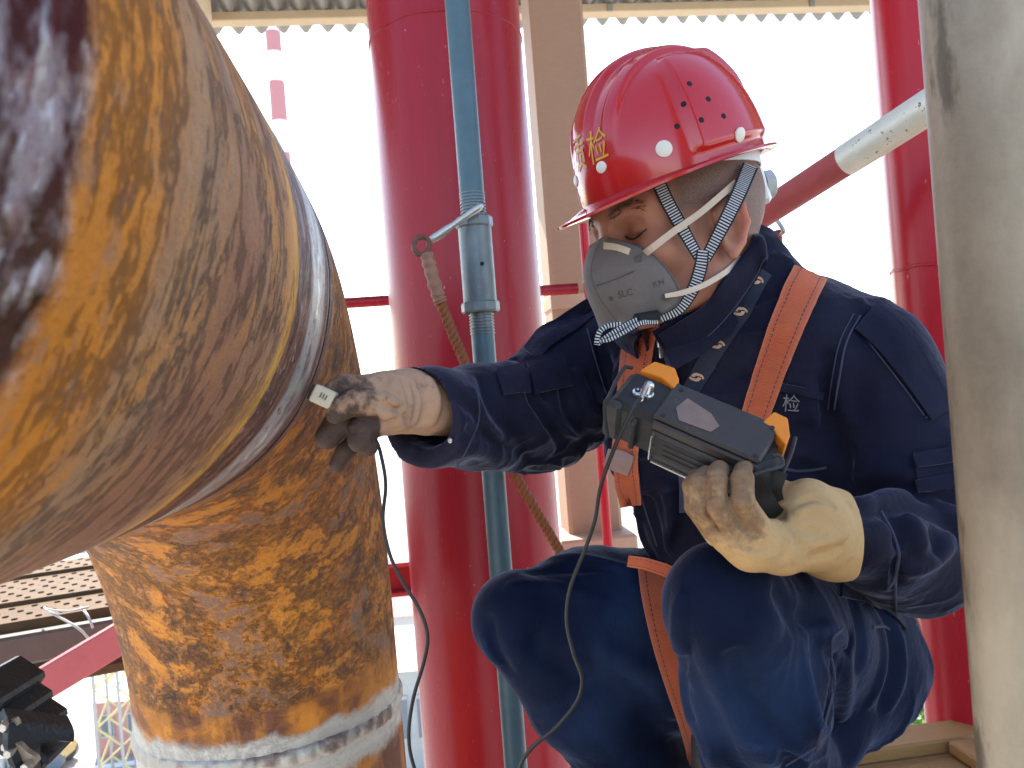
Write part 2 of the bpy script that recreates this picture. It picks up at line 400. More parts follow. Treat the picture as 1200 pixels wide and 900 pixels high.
# ------------------------------------------------------------------ the rusty pipe: run, elbow, riser and two welds
PR = .2285; C0 = W(110, 345, .773); PD = nrm(BY+np.array((0, 0, -.02))); BEND = .66
def mat_rust():
    g = G('rusty_steel'); o = g.tc('Object'); uv = g.sep(g.tc('UV')); u, s = uv[0], uv[1]
    circ = g.comb(g.math('MULTIPLY', u, 1.436*.30), s, 0)                  # drawn out round the pipe
    circ2 = g.comb(g.math('MULTIPLY', u, 1.436*.45), s, 0)
    n_st = g.noise(circ, 24, 10, .7, .3); n_st2 = g.noise(circ2, 62, 9, .72, .3)
    n_bg = g.noise(o, 7, 6, .6, .5); n_md = g.noise(o, 24, 10, .72, .2); n_fi = g.noise(o, 120, 6, .7); n_gr = g.noise(o, 420, 3, .6)
    dist = g.math('MULTIPLY', g.math('SUBTRACT', g.noise(o, 16, 5, .6), .5), .10)
    sw = g.math('ADD', s, dist)
    fine = g.math('MULTIPLY', g.math('SUBTRACT', g.noise(circ2, 60, 5), .5), .012); sf = g.math('ADD', s, fine)
    # horizontal run: grey-brown scale with ochre and orange streaks
    run = g.ramp(n_st, [(.24, (.09, .040, .022)), (.36, (.24, .12, .07)), (.47, (.38, .20, .10)), (.55, (.50, .23, .07)), (.64, (.66, .25, .03)), (.74, (.52, .34, .20)), (.84, (.62, .47, .36))])
    chip = g.noise(circ2, 17, 12, .76, .25); chip2 = g.noise(g.map(circ2, loc=(4, 2, 0)), 26, 12, .78, .3)
    run = g.mix(g.math('MULTIPLY', g.step(n_bg, .42, .62), .55), run, (.40, .25, .15))
    run = g.mix(g.math('MULTIPLY', g.step(chip, .52, .57), .62), run, g.mix(n_fi, (.42, .185, .055), (.78, .30, .03)))
    run = g.mix(g.math('MULTIPLY', g.step(chip, .44, .40), .65), run, g.mix(n_fi, (.26, .14, .085), (.50, .34, .23)))
    run = g.mix(g.math('MULTIPLY', g.band(chip, .508, .522, .010), .5), run, (.07, .03, .018))
    run = g.mix(g.math('MULTIPLY', g.step(chip2, .66, .69), .8), run, (.66, .44, .34))
    run = g.mix(g.math('MULTIPLY', g.step(n_fi, .60, .68), .35), run, (.72, .38, .10)); run = g.mix(g.math('MULTIPLY', g.step(n_fi, .41, .33), .55), run, (.07, .034, .02))
    run = g.mix(g.math('MULTIPLY', g.step(n_st2, .55, .72), .6), run, (.54, .22, .05))
    run = g.mix(g.math('MULTIPLY', g.step(n_st2, .42, .32), .65), run, (.11, .05, .03))
    # elbow: mottled orange rust over dark brown
    elb = g.ramp(n_md, [(.28, (.07, .030, .016)), (.41, (.22, .085, .030)), (.50, (.44, .155, .022)), (.60, (.66, .20, .014)), (.74, (.80, .31, .025))])
    elb = g.mix(g.math('MULTIPLY', g.step(n_bg, .46, .64), .75), elb, (.60, .22, .02))
    elb = g.mix(g.math('MULTIPLY', g.step(n_fi, .56, .44), .6), elb, (.10, .045, .022))
    elb = g.mix(g.math('MULTIPLY', g.step(g.noise(o, 30, 10, .76, .2), .60, .70), .75), elb, (.22, .15, .13))
    elb = g.mix(g.step(g.noise(g.map(o, loc=(3, 1, 2)), 30, 5, .7, 1), .70, .74), elb, (.60, .45, .32))
    ec = g.noise(o, 10, 12, .76, .25); ec2 = g.noise(g.map(o, loc=(7, 3, 1)), 17, 12, .78, .25)
    elb = g.mix(g.math('MULTIPLY', g.step(g.math('ADD', ec, g.math('MULTIPLY', g.math('SUBTRACT', n_fi, .5), .10)), .555, .60), .8), elb, g.mix(n_md, (.40, .12, .014), (.84, .32, .025)))
    elb = g.mix(g.math('MULTIPLY', g.step(ec, .45, .42), .8), elb, g.mix(n_fi, (.14, .060, .034), (.32, .19, .13)))
    elb = g.mix(g.math('MULTIPLY', g.step(ec2, .62, .65), .7), elb, (.36, .25, .19)); elb = g.mix(g.math('MULTIPLY', g.step(ec2, .34, .30), .7), elb, (.07, .03, .018))
    c = g.mix(g.step(s, .02, .05), run, elb)
    # smooth painted-looking rust round the lower weld, bare ground metal next to it
    ELB = BEND*math.pi/2
    smooth = g.mix(g.step(n_bg, .36, .6), (.15, .048, .020), (.50, .17, .018))
    smooth = g.mix(g.math('MULTIPLY', g.step(g.noise(g.comb(g.math('MULTIPLY', u, 1.4), g.math('MULTIPLY', s, .12), 0), 40, 4), .45, .65), .5), smooth, (.58, .22, .03))
    c = g.mix(g.step(g.math('ADD', s, g.math('MULTIPLY', dist, .35)), ELB-.135, ELB-.118), c, smooth)
    bare = g.mix(n_st2, (.30, .265, .225), (.64, .59, .51))
    bz = g.band(g.math('ADD', s, g.math('MULTIPLY', dist, .8)), ELB-.055, ELB+.045, .013); c = g.mix(bz, c, bare)
    # near the ring weld: red-brown wash, yellow line, dark heat band, ground bright steel
    wash = g.mix(n_st, (.26, .11, .06), (.38, .18, .10))
    c = g.mix(g.math('MULTIPLY', g.band(sf, -.42, -.26, .05), g.step(n_bg, .35, .55)), c, wash)
    c = g.mix(g.math('MULTIPLY', g.band(sf, -.226, -.204, .006), .9), c, g.mix(n_st2, (.55, .22, .02), (.72, .40, .06)))
    heat = g.mix(g.step(n_st2, .45, .6), (.075, .026, .016), (.22, .095, .055)); heat = g.mix(g.step(n_fi, .58, .66), heat, (.42, .36, .34))
    hz = g.band(sf, -.205, .030, .006); c = g.mix(hz, c, heat)
    gz = g.math('MULTIPLY', g.band(sf, -.125, -.040, .012), g.step(n_fi, .32, .46)); c = g.mix(gz, c, g.mix(n_st2, (.26, .24, .22), (.70, .68, .65)))
    # orange film beside the joint near the camera, dark wet scale beyond it
    film = g.mix(n_st, (.50, .165, .015), (.80, .29, .02))
    film = g.mix(g.math('MULTIPLY', g.step(n_st2, .50, .62), .5), film, (.24, .17, .14))
    s2 = g.math('ADD', s, g.math('MULTIPLY', dist, .5))
    fz = g.band(s2, -.66, -.50, .03); c = g.mix(fz, c, film)
    wz = g.step(s2, -.568, -.590); c = g.mix(wz, c, g.mix(g.step(g.noise(o, 34, 5, .6), .44, .60), (.055, .020, .013), (.52, .48, .48)))
    chh = g.mix(g.step(s, .02, .05), g.step(chip, .48, .54), g.step(ec, .46, .55))
    h = g.math('ADD', g.math('MULTIPLY', n_fi, .6), g.math('ADD', g.math('MULTIPLY', n_st2, .8), g.math('ADD', g.math('MULTIPLY', n_gr, .25), g.math('MULTIPLY', chh, .8))))
    pit = g.step(g.noise(circ2, 120, 5, .65, .2), .36, .30); h = g.math('SUBTRACT', h, g.math('MULTIPLY', pit, .8))
    flat = g.math('MAXIMUM', g.step(s, ELB-.14, ELB-.118), g.band(sf, -.26, .03, .02))
    h = g.math('MULTIPLY', h, g.math('SUBTRACT', 1.0, g.math('MULTIPLY', flat, .75)))
    wet = g.math('MULTIPLY', g.math('SUBTRACT', 1.0, g.vor(g.map(o, (1, 1, .6)), 85)), wz)
    h = g.math('ADD', h, g.math('MULTIPLY', wet, 3.0))
    bare_all = g.math('MAXIMUM', g.math('MAXIMUM', g.math('MULTIPLY', gz, .8), g.math('MULTIPLY', wz, .65)), g.math('MULTIPLY', bz, .55))
    rough = g.math('ADD', g.math('MULTIPLY', n_fi, .40), .46)
    rough = g.math('SUBTRACT', rough, g.math('MULTIPLY', hz, .22))
    n = g.n('Mix', data_type='FLOAT'); g.put(n.inputs[0], wz); g.put(n.inputs[2], rough); n.inputs[3].default_value = .13
    return g.done(c, n.outputs[0], bare_all, g.bump(h, .9, .006), Specular_IOR_Level=.30)
def pipe_path(s):
    if s <= 0: return C0+PD*s
    L = BEND*math.pi/2
    if s <= L:
        a = s/BEND; return C0+PD*BEND*math.sin(a)-BZ*BEND*(1-math.cos(a))
    return C0+PD*BEND-BZ*(BEND+s-L)
ELBOW = BEND*math.pi/2
MRUST = mat_rust()
pipe = thing('rusty_pipe', pipe_path(ELBOW+16.1), 'large rusty steel pipe bending down from the left foreground with a ground weld ring', 'pipe')
def pipe_seg(name, s0, s1, n):
    ss = np.linspace(s0, s1, n); P = np.array([pipe_path(s) for s in ss]); segs = 160
    T = nrm(np.array([pipe_path(s+1e-3)-pipe_path(s-1e-3) for s in ss])); N = np.broadcast_to(-BX, P.shape); B = nrm(np.cross(T, N))
    a = np.linspace(0, 2*math.pi, segs+1)
    r = PR+.0012*np.sin(3*a+ss[:, None]*4)+.0008*np.sin(7*a[None]-ss[:, None]*11)
    v = (P[:, None]+r[..., None]*(np.cos(a)[None, :, None]*N[:, None]+np.sin(a)[None, :, None]*B[:, None])).reshape(-1, 3)
    f = [q[::-1] for q in grid_faces(n, segs+1)]
    uv = np.stack(np.broadcast_arrays(a[None]/(2*math.pi), ss[:, None]), -1).reshape(-1, 2)
    mb = MB().add(v, f, uv); return obj(name, mb, MRUST, pipe, angle=180)
pipe_seg('horizontal_pipe', -1.25, -.004, 60); pipe_seg('elbow', .004, ELBOW-.004, 70); pipe_seg('vertical_pipe', ELBOW+.004, ELBOW+16.1, 160)
def weld(s, half, amp, mat, seed):
    c = pipe_path(s); T = nrm(pipe_path(s+1e-3)-pipe_path(s-1e-3)); N = -BX; B = nrm(np.cross(T, N)); r_ = np.random.default_rng(seed)
    na, nb = 720, 9; a = np.linspace(0, 2*math.pi, na, endpoint=False); t = np.linspace(-1, 1, nb)
    jit = np.convolve(r_.normal(0, 1, na), np.ones(5)/5, 'same'); ph = np.cumsum(.34+.06*r_.normal(0, 1, na))
    hgt = PR-.002+amp*np.sqrt(np.clip(1-t[None]**2, 0, 1))*(1+.22*np.sin(ph[:, None]*1.25+2.2*t[None]**2)+.10*jit[:, None])
    off = t[None]*half*(1+.06*jit[:, None])
    v = c+off[..., None]*T+hgt[..., None]*(np.cos(a)[:, None, None]*N+np.sin(a)[:, None, None]*B)
    f = [(i*nb+j, i*nb+j+1, ((i+1) % na)*nb+j+1, ((i+1) % na)*nb+j) for i in range(na) for j in range(nb-1)]
    return obj('weld_seam', MB().add(v.reshape(-1, 3), f), mat, pipe, angle=180)
def mat_weld(name, a, b, rough):
    g = G(name); o = g.tc(); n = g.noise(o, 70, 6, .65); n2 = g.noise(o, 16, 4, .6)
    c = g.mix(n, a, b); c = g.mix(g.math('MULTIPLY', g.step(n2, .52, .66), .7), c, (.13, .055, .04))
    return g.done(c, g.math('ADD', g.math('MULTIPLY', n, .3), rough), .75, g.bump(g.noise(o, 160, 5), .5, .002))
weld(-.075, .016, .0022, mat_weld('ground_weld', (.34, .32, .31), (.66, .65, .63), .2), 3)
weld(ELBOW, .015, .0066, mat_weld('raw_weld', (.30, .26, .22), (.50, .46, .40), .42), 4)

# ------------------------------------------------------------------ red steel columns, props, rails
M_RED = m_red_paint('red_paint'); M_RED2 = m_red_paint('red_paint_bright', (.34, .008, .016), (.44, .02, .03))
M_RUSTRED = m_plain('weathered_red_paint', (.34, .055, .05), .6, 0, .5, 40, .3)
BOT = -16.0
def column(px, py, d, r, label, mat, top=4.2, weldz=()):
    p = W(px, py, d); t = thing('steel_column', (p[0], p[1], BOT), label, 'column', 'round red steel columns')
    mb = tube(MB(), [(p[0], p[1], z) for z in np.linspace(BOT, top, 60)], r, 64); obj('shaft', mb, mat, t, angle=50)
    for z in weldz:
        obj('weld_line', tube(MB(), [(p[0]+r*.999*math.cos(a), p[1]+r*.999*math.sin(a), z+.0015*math.sin(9*a)) for a in np.linspace(0, 2*math.pi, 90)], .0035, 6), mat, t)
    pm = MB(); disc_prism(pm, (p[0], p[1], BOT-.02), BZ, r*1.5, .03, 40); obj('base_plate', pm, mat, t)
    return t
column(553, 450, 1.95, .188, 'thick round red steel column in the middle behind the blue-grey prop', M_RED, 4.3, (1.55,))
column(1122, 450, 1.50, .100, 'bright red round column at the right, partly behind the grey pipe', M_RED2, 4.3, (.86,))

M_PROP = m_plain('blue_grey_paint', (.062, .105, .125), .42, .1, .5, 45, .2); M_PROPG = m_plain('grey_galvanised', (.13, .145, .145), .42, .5, .5, 60, .25)
M_STEEL = m_plain('bright_worn_steel', (.48, .45, .40), .35, .8, .4, 90, .3)
DPR = 1.42
def at_axis(px_top, px_bot, d, y): return W(px_top+(px_bot-px_top)*y/900, y, d)
def prop_y(y): return at_axis(529.5, 603.5, DPR, y)
base = prop_y(1135)
prop = thing('shoring_prop', (base[0], base[1], BOT), 'slim blue-grey adjustable steel prop standing in front of the thick red column', 'prop')
PA = np.array((base[0], base[1], 0)); pz = lambda y: prop_y(y)[2]
def ptube(z0, z1, r, n=2, segs=28): return tube(MB(), [(PA[0], PA[1], z) for z in np.linspace(z0, z1, n)], r, segs)
obj('inner_tube', ptube(BOT, pz(385), pr(13.6, DPR)), M_PROP, prop, angle=50)
obj('outer_tube', ptube(pz(240), 4.1, pr(14.5, DPR)), M_PROP, prop, angle=50)
obj('sleeve', ptube(pz(358), pz(258), pr(19.5, DPR), 4), M_PROPG, prop, angle=50)
def thread(y0, y1, r, name):
    zz = np.linspace(pz(y0), pz(y1), 160); rr = r*(1+.05*np.sign(np.sin(np.linspace(0, 2*math.pi*10, 160))))
    return obj(name, tube(MB(), [(PA[0], PA[1], z) for z in zz], rr, 28), M_PROPG, prop, angle=30)
thread(392, 356, pr(13.8, DPR), 'thread'); thread(262, 225, pr(14.2, DPR), 'thread')
def ring(y0, y1, r, name, segs): return obj(name, tube(MB(), [(PA[0], PA[1], z) for z in (pz(y0), pz(y0-2), pz(y1+2), pz(y1))], [r*.93, r, r, r*.93], segs), M_PROPG, prop, angle=25)
ring(367, 354, pr(22.5, DPR), 'lock_nut', 10); ring(268, 255, pr(22, DPR), 'lock_nut', 10)
hole = MB(); hp = W(565, 309, DPR-pr(19, DPR)); disc_prism(hole, hp, (0.2, -1, 0), .0035, .002, 12); obj('pin_hole', hole, m_plain('black_hole', (.01, .01, .01), .9), prop)
# lever pin through the nut with an eye at its end
lv = [W(566, 240, DPR-.05), W(541, 257, DPR-.047), W(518, 273, DPR-.045), W(503, 283, DPR-.045)]
mb = MB(); tube(mb, cat_rom(lv, 16), np.interp(np.linspace(0, 1, 16), [0, .06, .5, .55, .9, 1], [.003, .0065, .0055, .0075, .0075, .004]), 10)
obj('lever_pin', mb, M_STEEL, prop)
M_ROPE = m_plain('rusty_wire_rope', (.27, .085, .030), .75, 0, .45, 200, .4); M_RUSTR = m_plain('rust_ring', (.16, .07, .045), .65, .3, .5, 120, .4)
rp = cat_rom([W(503, 302, 1.37), W(513, 345, 1.372), W(545, 425, 1.385), W(600, 548, 1.40), W(662, 657, 1.42), W(760, 830, 1.5)], 260)
rope = thing('wire_rope', rp[-1], 'rusty twisted rope slanting down from the pin eye of the prop', 'rope')
L = np.concatenate(([0], np.cumsum(np.linalg.norm(np.diff(rp, axis=0), axis=1)))); T, N, B = frames(rp)
for k in range(3):
    a = L/.030*2*math.pi+k*2*math.pi/3
    obj('strand', tube(MB(), rp+.0056*(np.cos(a)[:, None]*N+np.sin(a)[:, None]*B), .0047, 7), M_ROPE, rope)
sp = cat_rom([W(499, 296, 1.365), W(505, 318, 1.368), W(513, 345, 1.371), W(517, 355, 1.373)], 40); rr = .0115*(1+.10*np.sin(np.linspace(0, 40, 40))); rr[-1] = .006; rr[0] = .007
obj('splice', tube(MB(), sp, rr, 12), m_plain('bound_rope_end', (.30, .15, .09), .75, 0, .6, 150, .5), rope)
ec = W(494, 288, 1.365); a = np.linspace(0, 2*math.pi, 40)
obj('eye_ring', tube(MB(), [ec+.016*(math.cos(t)*np.array((.8, .25, .1))+math.sin(t)*np.array((0, .2, 1))) for t in a], .0048, 8), M_RUSTR, rope)

M_TAN = G('brown_painted_steel'); v_ = M_TAN.tc(); n_ = M_TAN.noise(M_TAN.map(v_, (6, 6, 14)), 5, 7, .65); n2_ = M_TAN.noise(v_, 2.2, 4)
c_ = M_TAN.mix(n_, (.215, .130, .080), (.31, .190, .120)); c_ = M_TAN.mix(M_TAN.math('MULTIPLY', n2_, .4), c_, (.44, .24, .13))
M_TAN = M_TAN.done(c_, .62, 0, M_TAN.bump(M_TAN.noise(v_, 50, 5), .2, .004))
M_BLOCK = m_plain('pale_brown_block', (.40, .25, .16), .7, 0, .4, 30, .3); M_CREAM = m_plain('cream_paint', (.62, .50, .34), .6, 0, .3, 20, .2)
p = W(668, 300, 2.75); tz = W(690, 640, 2.6)[2]
t = thing('pillar', (p[0], p[1], BOT), 'flat-sided brown pillar behind the helmeted worker', 'pillar')
obj('shaft', box(MB(), (p[0], p[1], (BOT+4.4)/2), (.185, .185, 4.4-BOT), BAX, .012), M_TAN, t)
obj('joint_collar', box(MB(), (p[0], p[1], W(660, 356, 2.75)[2]), (.193, .193, .05), BAX, .004), M_BLOCK, t)
pb = W(696, 640, 2.62); box_obj('base_block', (pb[0], pb[1]+.06, tz-.005), (.26, .24, .075), M_BLOCK, t, BAX, .008)
p = W(238, 20, 3.7); tag(box_obj('post', (p[0]-.02, p[1], (BOT+4.2)/2), (.10, .10, 4.2-BOT), M_CREAM, None, BAX, .008), 'cream post at the top left, just behind the rusty pipe', 'post')

def rod(name, P, r, mat, label, cat, parent=None, segs=20, n=2):
    o = obj(name, tube(MB(), cat_rom(P, n), r, segs), mat, parent, angle=50)
    return tag(o, label, cat) if not parent else o
p = W(694, 400, 2.45); rod('post', [(p[0], p[1], BOT), (p[0], p[1], W(690, 262, 2.45)[2])], .0145, M_RED2, 'thin red tube post rising in front of the brown pillar', 'post')
# guard rail: top rail and lower channel running across behind the columns
ra = W(300, 362, 2.36); rb = ra+BX*.985
rail = thing('guard_rail', (ra[0], ra[1], -1), 'red guard rail running behind the thick red column to the brown pillar', 'rail')
rod('top_rail', [ra-BX*.2, rb], .017, M_RED, '', '', rail)
la = W(450, 677, 2.5); mb = MB(); box(mb, la+BX*.08, (.9, .012, .105), BAX, .002)
for dz in (-.046, .046): box(mb, la+BX*.08+BZ*dz-BY*.03, (.9, .048, .013), BAX, .002)
obj('lower_channel', mb, M_RED, rail)
# slanting tube at the right: red far half, bare cream near half
d0, d1 = W(790, 318, 1.75), W(1180, 66, 1.10); mid = d0+(d1-d0)*.63; d1 = d0+(d1-d0)*1.7
tubeT = thing('scaffold_tube', d0, 'slanting scaffold tube behind the neck, half red and half bare metal', 'tube')
rod('painted_length', [d0, mid], .0262, M_RUSTRED, '', '', tubeT, 28)
g = G('flaked_galvanised'); v_ = g.tc(); n_ = g.noise(v_, 45, 7, .7); c_ = g.mix(n_, (.55, .50, .40), (.74, .70, .58)); c_ = g.mix(g.step(g.noise(v_, 90, 5, .7), .62, .66), c_, (.16, .12, .09))
rod('bare_length', [mid, d1], .0272, g.done(c_, .45, .25, g.bump(n_, .3, .003)), '', '', tubeT, 28)
hk = thing('hook_rod', W(903, 330, 1.62), 'thin red rod with hook under the slanting tube behind his collar', 'rod')
rod('rod', [W(911, 270, 1.62)*np.array((1, 1, 0))+BZ*BOT, W(911, 270, 1.62)], pr(5, 1.62), M_RUSTRED, '', '', hk, 12, 2)
rod('hook', [W(900, 240, 1.62), W(909, 256, 1.61), W(918, 270, 1.60), W(915, 275, 1.61)], pr(2.6, 1.62), M_STEEL, '', '', hk, 10, 14)
# grey pipe in the right foreground
g = G('mottled_grey_pipe'); v_ = g.tc(); n_ = g.noise(g.map(v_, (1, 1, .45)), 9, 7, .65); n2_ = g.noise(v_, 130, 5, .7)
c_ = g.ramp(n_, [(.34, (.17, .125, .08)), (.5, (.27, .205, .135)), (.66, (.40, .32, .22))]); c_ = g.mix(g.math('MULTIPLY', n2_, .35), c_, (.42, .34, .24))
c_ = g.mix(g.math('MULTIPLY', g.step(g.noise(g.map(v_, (1, 1, .35)), 17, 6, .66), .57, .68), .8), c_, (.09, .060, .038))
M_GP = g.done(c_, .5, .15, g.bump(n2_, .35, .002))
gp = [W(1145+(1222-1145)*(y/900), y, .52) for y in (-500, 1400)]
gx = W(1183, 450, .52); tag(rod('grey_pipe', [(gx[0]+.002, gx[1], BOT), (gx[0]+.002, gx[1], 2.6)], pr(67, .52), M_GP, '', '', None, 48), 'mottled grey pipe standing upright in the right foreground', 'pipe')

# ------------------------------------------------------------------ roof edge
M_SHEET = m_plain('weathered_roof_sheet', (.26, .25, .22), .6, .3, .5, 12, .2); M_BEAM = m_plain('tan_purlin', (.50, .39, .25), .6, 0, .35, 14, .2)
e0 = W(640, 26, 4.2); slope = R(9)
roof = thing('corrugated_roof', (e0[0], e0[1], 2.4), 'corrugated roof edge with tan purlin overhead at the top', 'roof')
dn = nrm(-BY*math.cos(slope)+BZ*math.sin(slope)); per = .112
for i in range(-5, 6):
    mb = MB(); nx = 10*12+1; xs_ = np.linspace(0, per*10, nx)+i*per*10; v = []; off = -.004*(i % 2)
    for y_ in (0, 1.2, 2.4):
        for x_ in xs_: v.append(e0+BX*x_+dn*y_+BZ*(.026*math.sin(2*math.pi*x_/per)+off))
    v = np.array(v).reshape(3, nx, 3); sheet(mb, v, .002, np.broadcast_to(nrm(np.cross(dn, BX)), v.shape)); obj('roof_sheet', mb, M_SHEET, roof, angle=50)
for k, (dd, hh) in enumerate(((.16, .048), (1.2, .09), (2.3, .09))):
    c = e0+dn*dd-(BZ*.047 if k == 0 else BZ*(.030+hh/2)); box_obj('purlin', c, (10, .06, hh), M_BEAM, roof, np.array((BX, -dn, np.cross(BX, -dn))), .004)
for i in range(-4, 5):
    c = e0+BX*(i*1.1+.3)+dn*.16-BZ*.047; box_obj('purlin_clip', c-BY*.034, (.03, .012, .04), M_SHEET, roof, BAX, .003)

# ------------------------------------------------------------------ plank floor under the worker
def mat_wood(name, a, b, grain=(3, 40, 40)):
    g = G(name); v = g.tc(); n = g.noise(g.map(v, grain), 3, 7, .65, .4); n2 = g.noise(v, 9, 4)
    c = g.mix(n, a, b); c = g.mix(g.math('MULTIPLY', g.step(n2, .55, .75), .4), c, tuple(x*.45 for x in a))
    return g.done(c, .75, 0, g.bump(n, .3, .003))
M_WOOD = mat_wood('weathered_planks', (.20, .095, .032), (.34, .18, .065)); M_WOOD2 = mat_wood('pale_batten', (.24, .110, .034), (.36, .18, .062))
fl = thing('plank_floor', (.6, .9, -.1), '', ''); del_ = [fl.__delitem__(k) for k in list(fl.keys())]; fl['kind'] = 'structure'
eb = W(1080, 868, 1.44)
for i in range(22):
    wd = .132; y = eb[1]-.07-wd*(i+.5)-i*.004
    box_obj('plank', eb*np.array((1, 0, 0))+np.array((-.02, y, -.022))+BX*0+np.array((rng.normal(0, .01), 0, rng.normal(0, .0015))), (1.7, wd, .04), M_WOOD, fl, BAX, .004)
box_obj('edge_batten', (eb[0]-.02, eb[1]-.03, -.012), (1.5, .07, .062), M_WOOD2, fl, BAX, .004)
for dx in (-.6, 0, .6): box_obj('joist', (eb[0]+dx, 0, -.10), (.07, 2.8, .10), M_WOOD, fl, BAX, .004)
box_obj('cross_batten', (eb[0]+.06, eb[1]-.30, .012), (.05, .46, .022), M_WOOD2, fl, BAX, .003)
# ------------------------------------------------------------------ ground and the bright works yard behind
GZ = -16.0
g = G('pale_yard'); v_ = g.tc(); n_ = g.noise(v_, .05, 6, .6); n2_ = g.noise(v_, .6, 5, .6)
c_ = g.mix(n_, (.30, .285, .26), (.40, .38, .345)); c_ = g.mix(g.math('MULTIPLY', n2_, .3), c_, (.45, .43, .40))
gr = obj('ground', MB().add([(-2500, -2500, GZ), (2500, -2500, GZ), (2500, 2500, GZ), (-2500, 2500, GZ)], [(0, 1, 2, 3)]), g.done(c_, .9), None, loc=(0, 0, GZ)); gr['kind'] = 'structure'
mb = MB(); n_h = 60; xs_ = np.linspace(-700, 700, n_h); hh = 18+14*np.sin(xs_*.011+1)+8*np.sin(xs_*.031); v = []
for y_, k_ in ((620, 0), (700, .7), (800, 1), (1000, 0)):
    for x_, z_ in zip(xs_, hh): v.append((x_, y_, GZ-.5+z_*k_))
hl = obj('hills', mb.add(v, grid_faces(4, n_h)), m_plain('hill_green', (.10, .13, .06), .9, 0, .5, .02, 0)); hl['kind'] = 'structure'
M_PINK = m_plain('brick_red_wall', (.40, .20, .15), .8, 0, .3, 2, .1); M_WALL = m_plain('pale_wall', (.62, .58, .52), .85, 0, .2, 2, .1); M_ROOFR = m_plain('red_roof', (.42, .12, .11), .7, 0, .3, 3, .1)
M_ROOFB = m_plain('blue_grey_roof', (.22, .33, .42), .6, 0, .2, 3, .1); M_GLASS = m_plain('window_glass', (.16, .18, .20), .10); M_CONT = m_plain('red_container', (.50, .25, .22), .6, 0, .3, 4, .1); M_YEL = m_plain('yellow_paint', (.62, .50, .22), .5, 0, .2, 6, .1); M_GREYM = m_plain('pale_grey_steel', (.42, .41, .38), .6, .2, .3, 4, .1)
def building(name, x0, x1, ytop, d, dep, label, cat, wall, roof_m, nw, floors, pitched=0.0):
    a = W(x0, ytop, d); b_ = W(x1, ytop, d); ht = a[2]-GZ; wd = b_[0]-a[0]; c = np.array(((a[0]+b_[0])/2, d+dep/2, GZ))
    t = thing(name, c, label, cat)
    obj('wall', box(MB(), c+BZ*ht/2, (wd, dep, ht)), wall, t, False)
    mb = MB(); e = .3
    if pitched:
        x = wd/2+e; y = dep/2+e; z = GZ+ht+.01
        v = [(c[0]-x, c[1]-y, z), (c[0]+x, c[1]-y, z), (c[0]+x, c[1]+y, z), (c[0]-x, c[1]+y, z), (c[0]-x, c[1], z+pitched), (c[0]+x, c[1], z+pitched)]
        mb.add(v, [(0, 1, 5, 4), (2, 3, 4, 5), (0, 4, 3), (1, 2, 5), (0, 3, 2, 1)])
    else: box(mb, c+BZ*(ht+.14), (wd+e, dep+e, .25))
    obj('roof', mb, roof_m, t, False)
    for fl_ in range(floors):
        for i in range(nw):
            px_ = c[0]-wd/2+wd*(i+.5)/nw; pz_ = GZ+ht*(fl_+.55)/floors; ww, wh = wd/nw*.5, ht/floors*.42
            fr = obj('window', box(MB(), (px_, d-.03, pz_), (ww, .08, wh)), M_GREYM, t, False); obj('pane', box(MB(), (px_, d-.065, pz_), (ww*.84, .05, wh*.84)), M_GLASS, fr, False)
    return t
building('workshop', 55, 113, 668, 60, 8, 'low brick-red workshop with pale flat roof beyond the scaffold deck', 'building', M_PINK, M_WALL, 4, 1)
building('office_block', -60, 104, 640, 66, 10, 'long pale office block far behind the scaffold deck', 'building', M_WALL, M_WALL, 8, 2)
building('site_hut', 108, 172, 822, 38.5, 3, 'small red site hut on the yard left of the pipe', 'building', M_CONT, M_WALL, 2, 1, .3)
building('grey_shed', 440, 520, 787, 34, 6, 'grey shed seen in the gap between the pipe and red column', 'building', M_GREYM, M_GREYM, 4, 1, .9)
building('blue_roofed_shed', 1040, 1180, 772, 38, 8, 'pale shed with blue-grey roof in the gap at the lower right', 'building', M_WALL, M_ROOFB, 5, 1, 1.2)
building('white_store', 380, 560, 728, 44, 8, 'long white store with red roof behind the grey shed', 'building', M_WALL, M_ROOFR, 8, 1, .8)
# chimney with red and white bands
cx = W(326, 120, 105); t = thing('striped_chimney', (cx[0], cx[1], GZ), 'tall red and white banded chimney in the bright sky', 'chimney'); M_CHW = m_plain('white_chimney_paint', (.78, .77, .75), .7, 0, .1, 2, .05); M_CHR = m_plain('hazed_red_chimney_paint', (.52, .22, .22), .7, 0, .15, 2, .05)  # red bands mixed pale: haze and glare put into the paint colour
zy = lambda y: W(322, y, 105)[2]
bands = [GZ]+[zy(y) for y in (330, 270, 205, 181, 143, 97, 62, 38, 0, -40)]
for i in range(len(bands)-1):
    z0, z1 = bands[i], bands[i+1]; red = i in (1, 3, 5, 7, 9)
    rr = lambda z: .95+.35*(1-(z-GZ)/(bands[-1]-GZ))
    obj('band', tube(MB(), [(cx[0], cx[1], z0), (cx[0], cx[1], z1)], [rr(z0), rr(z1)], 24), M_CHR if red else M_CHW, t)
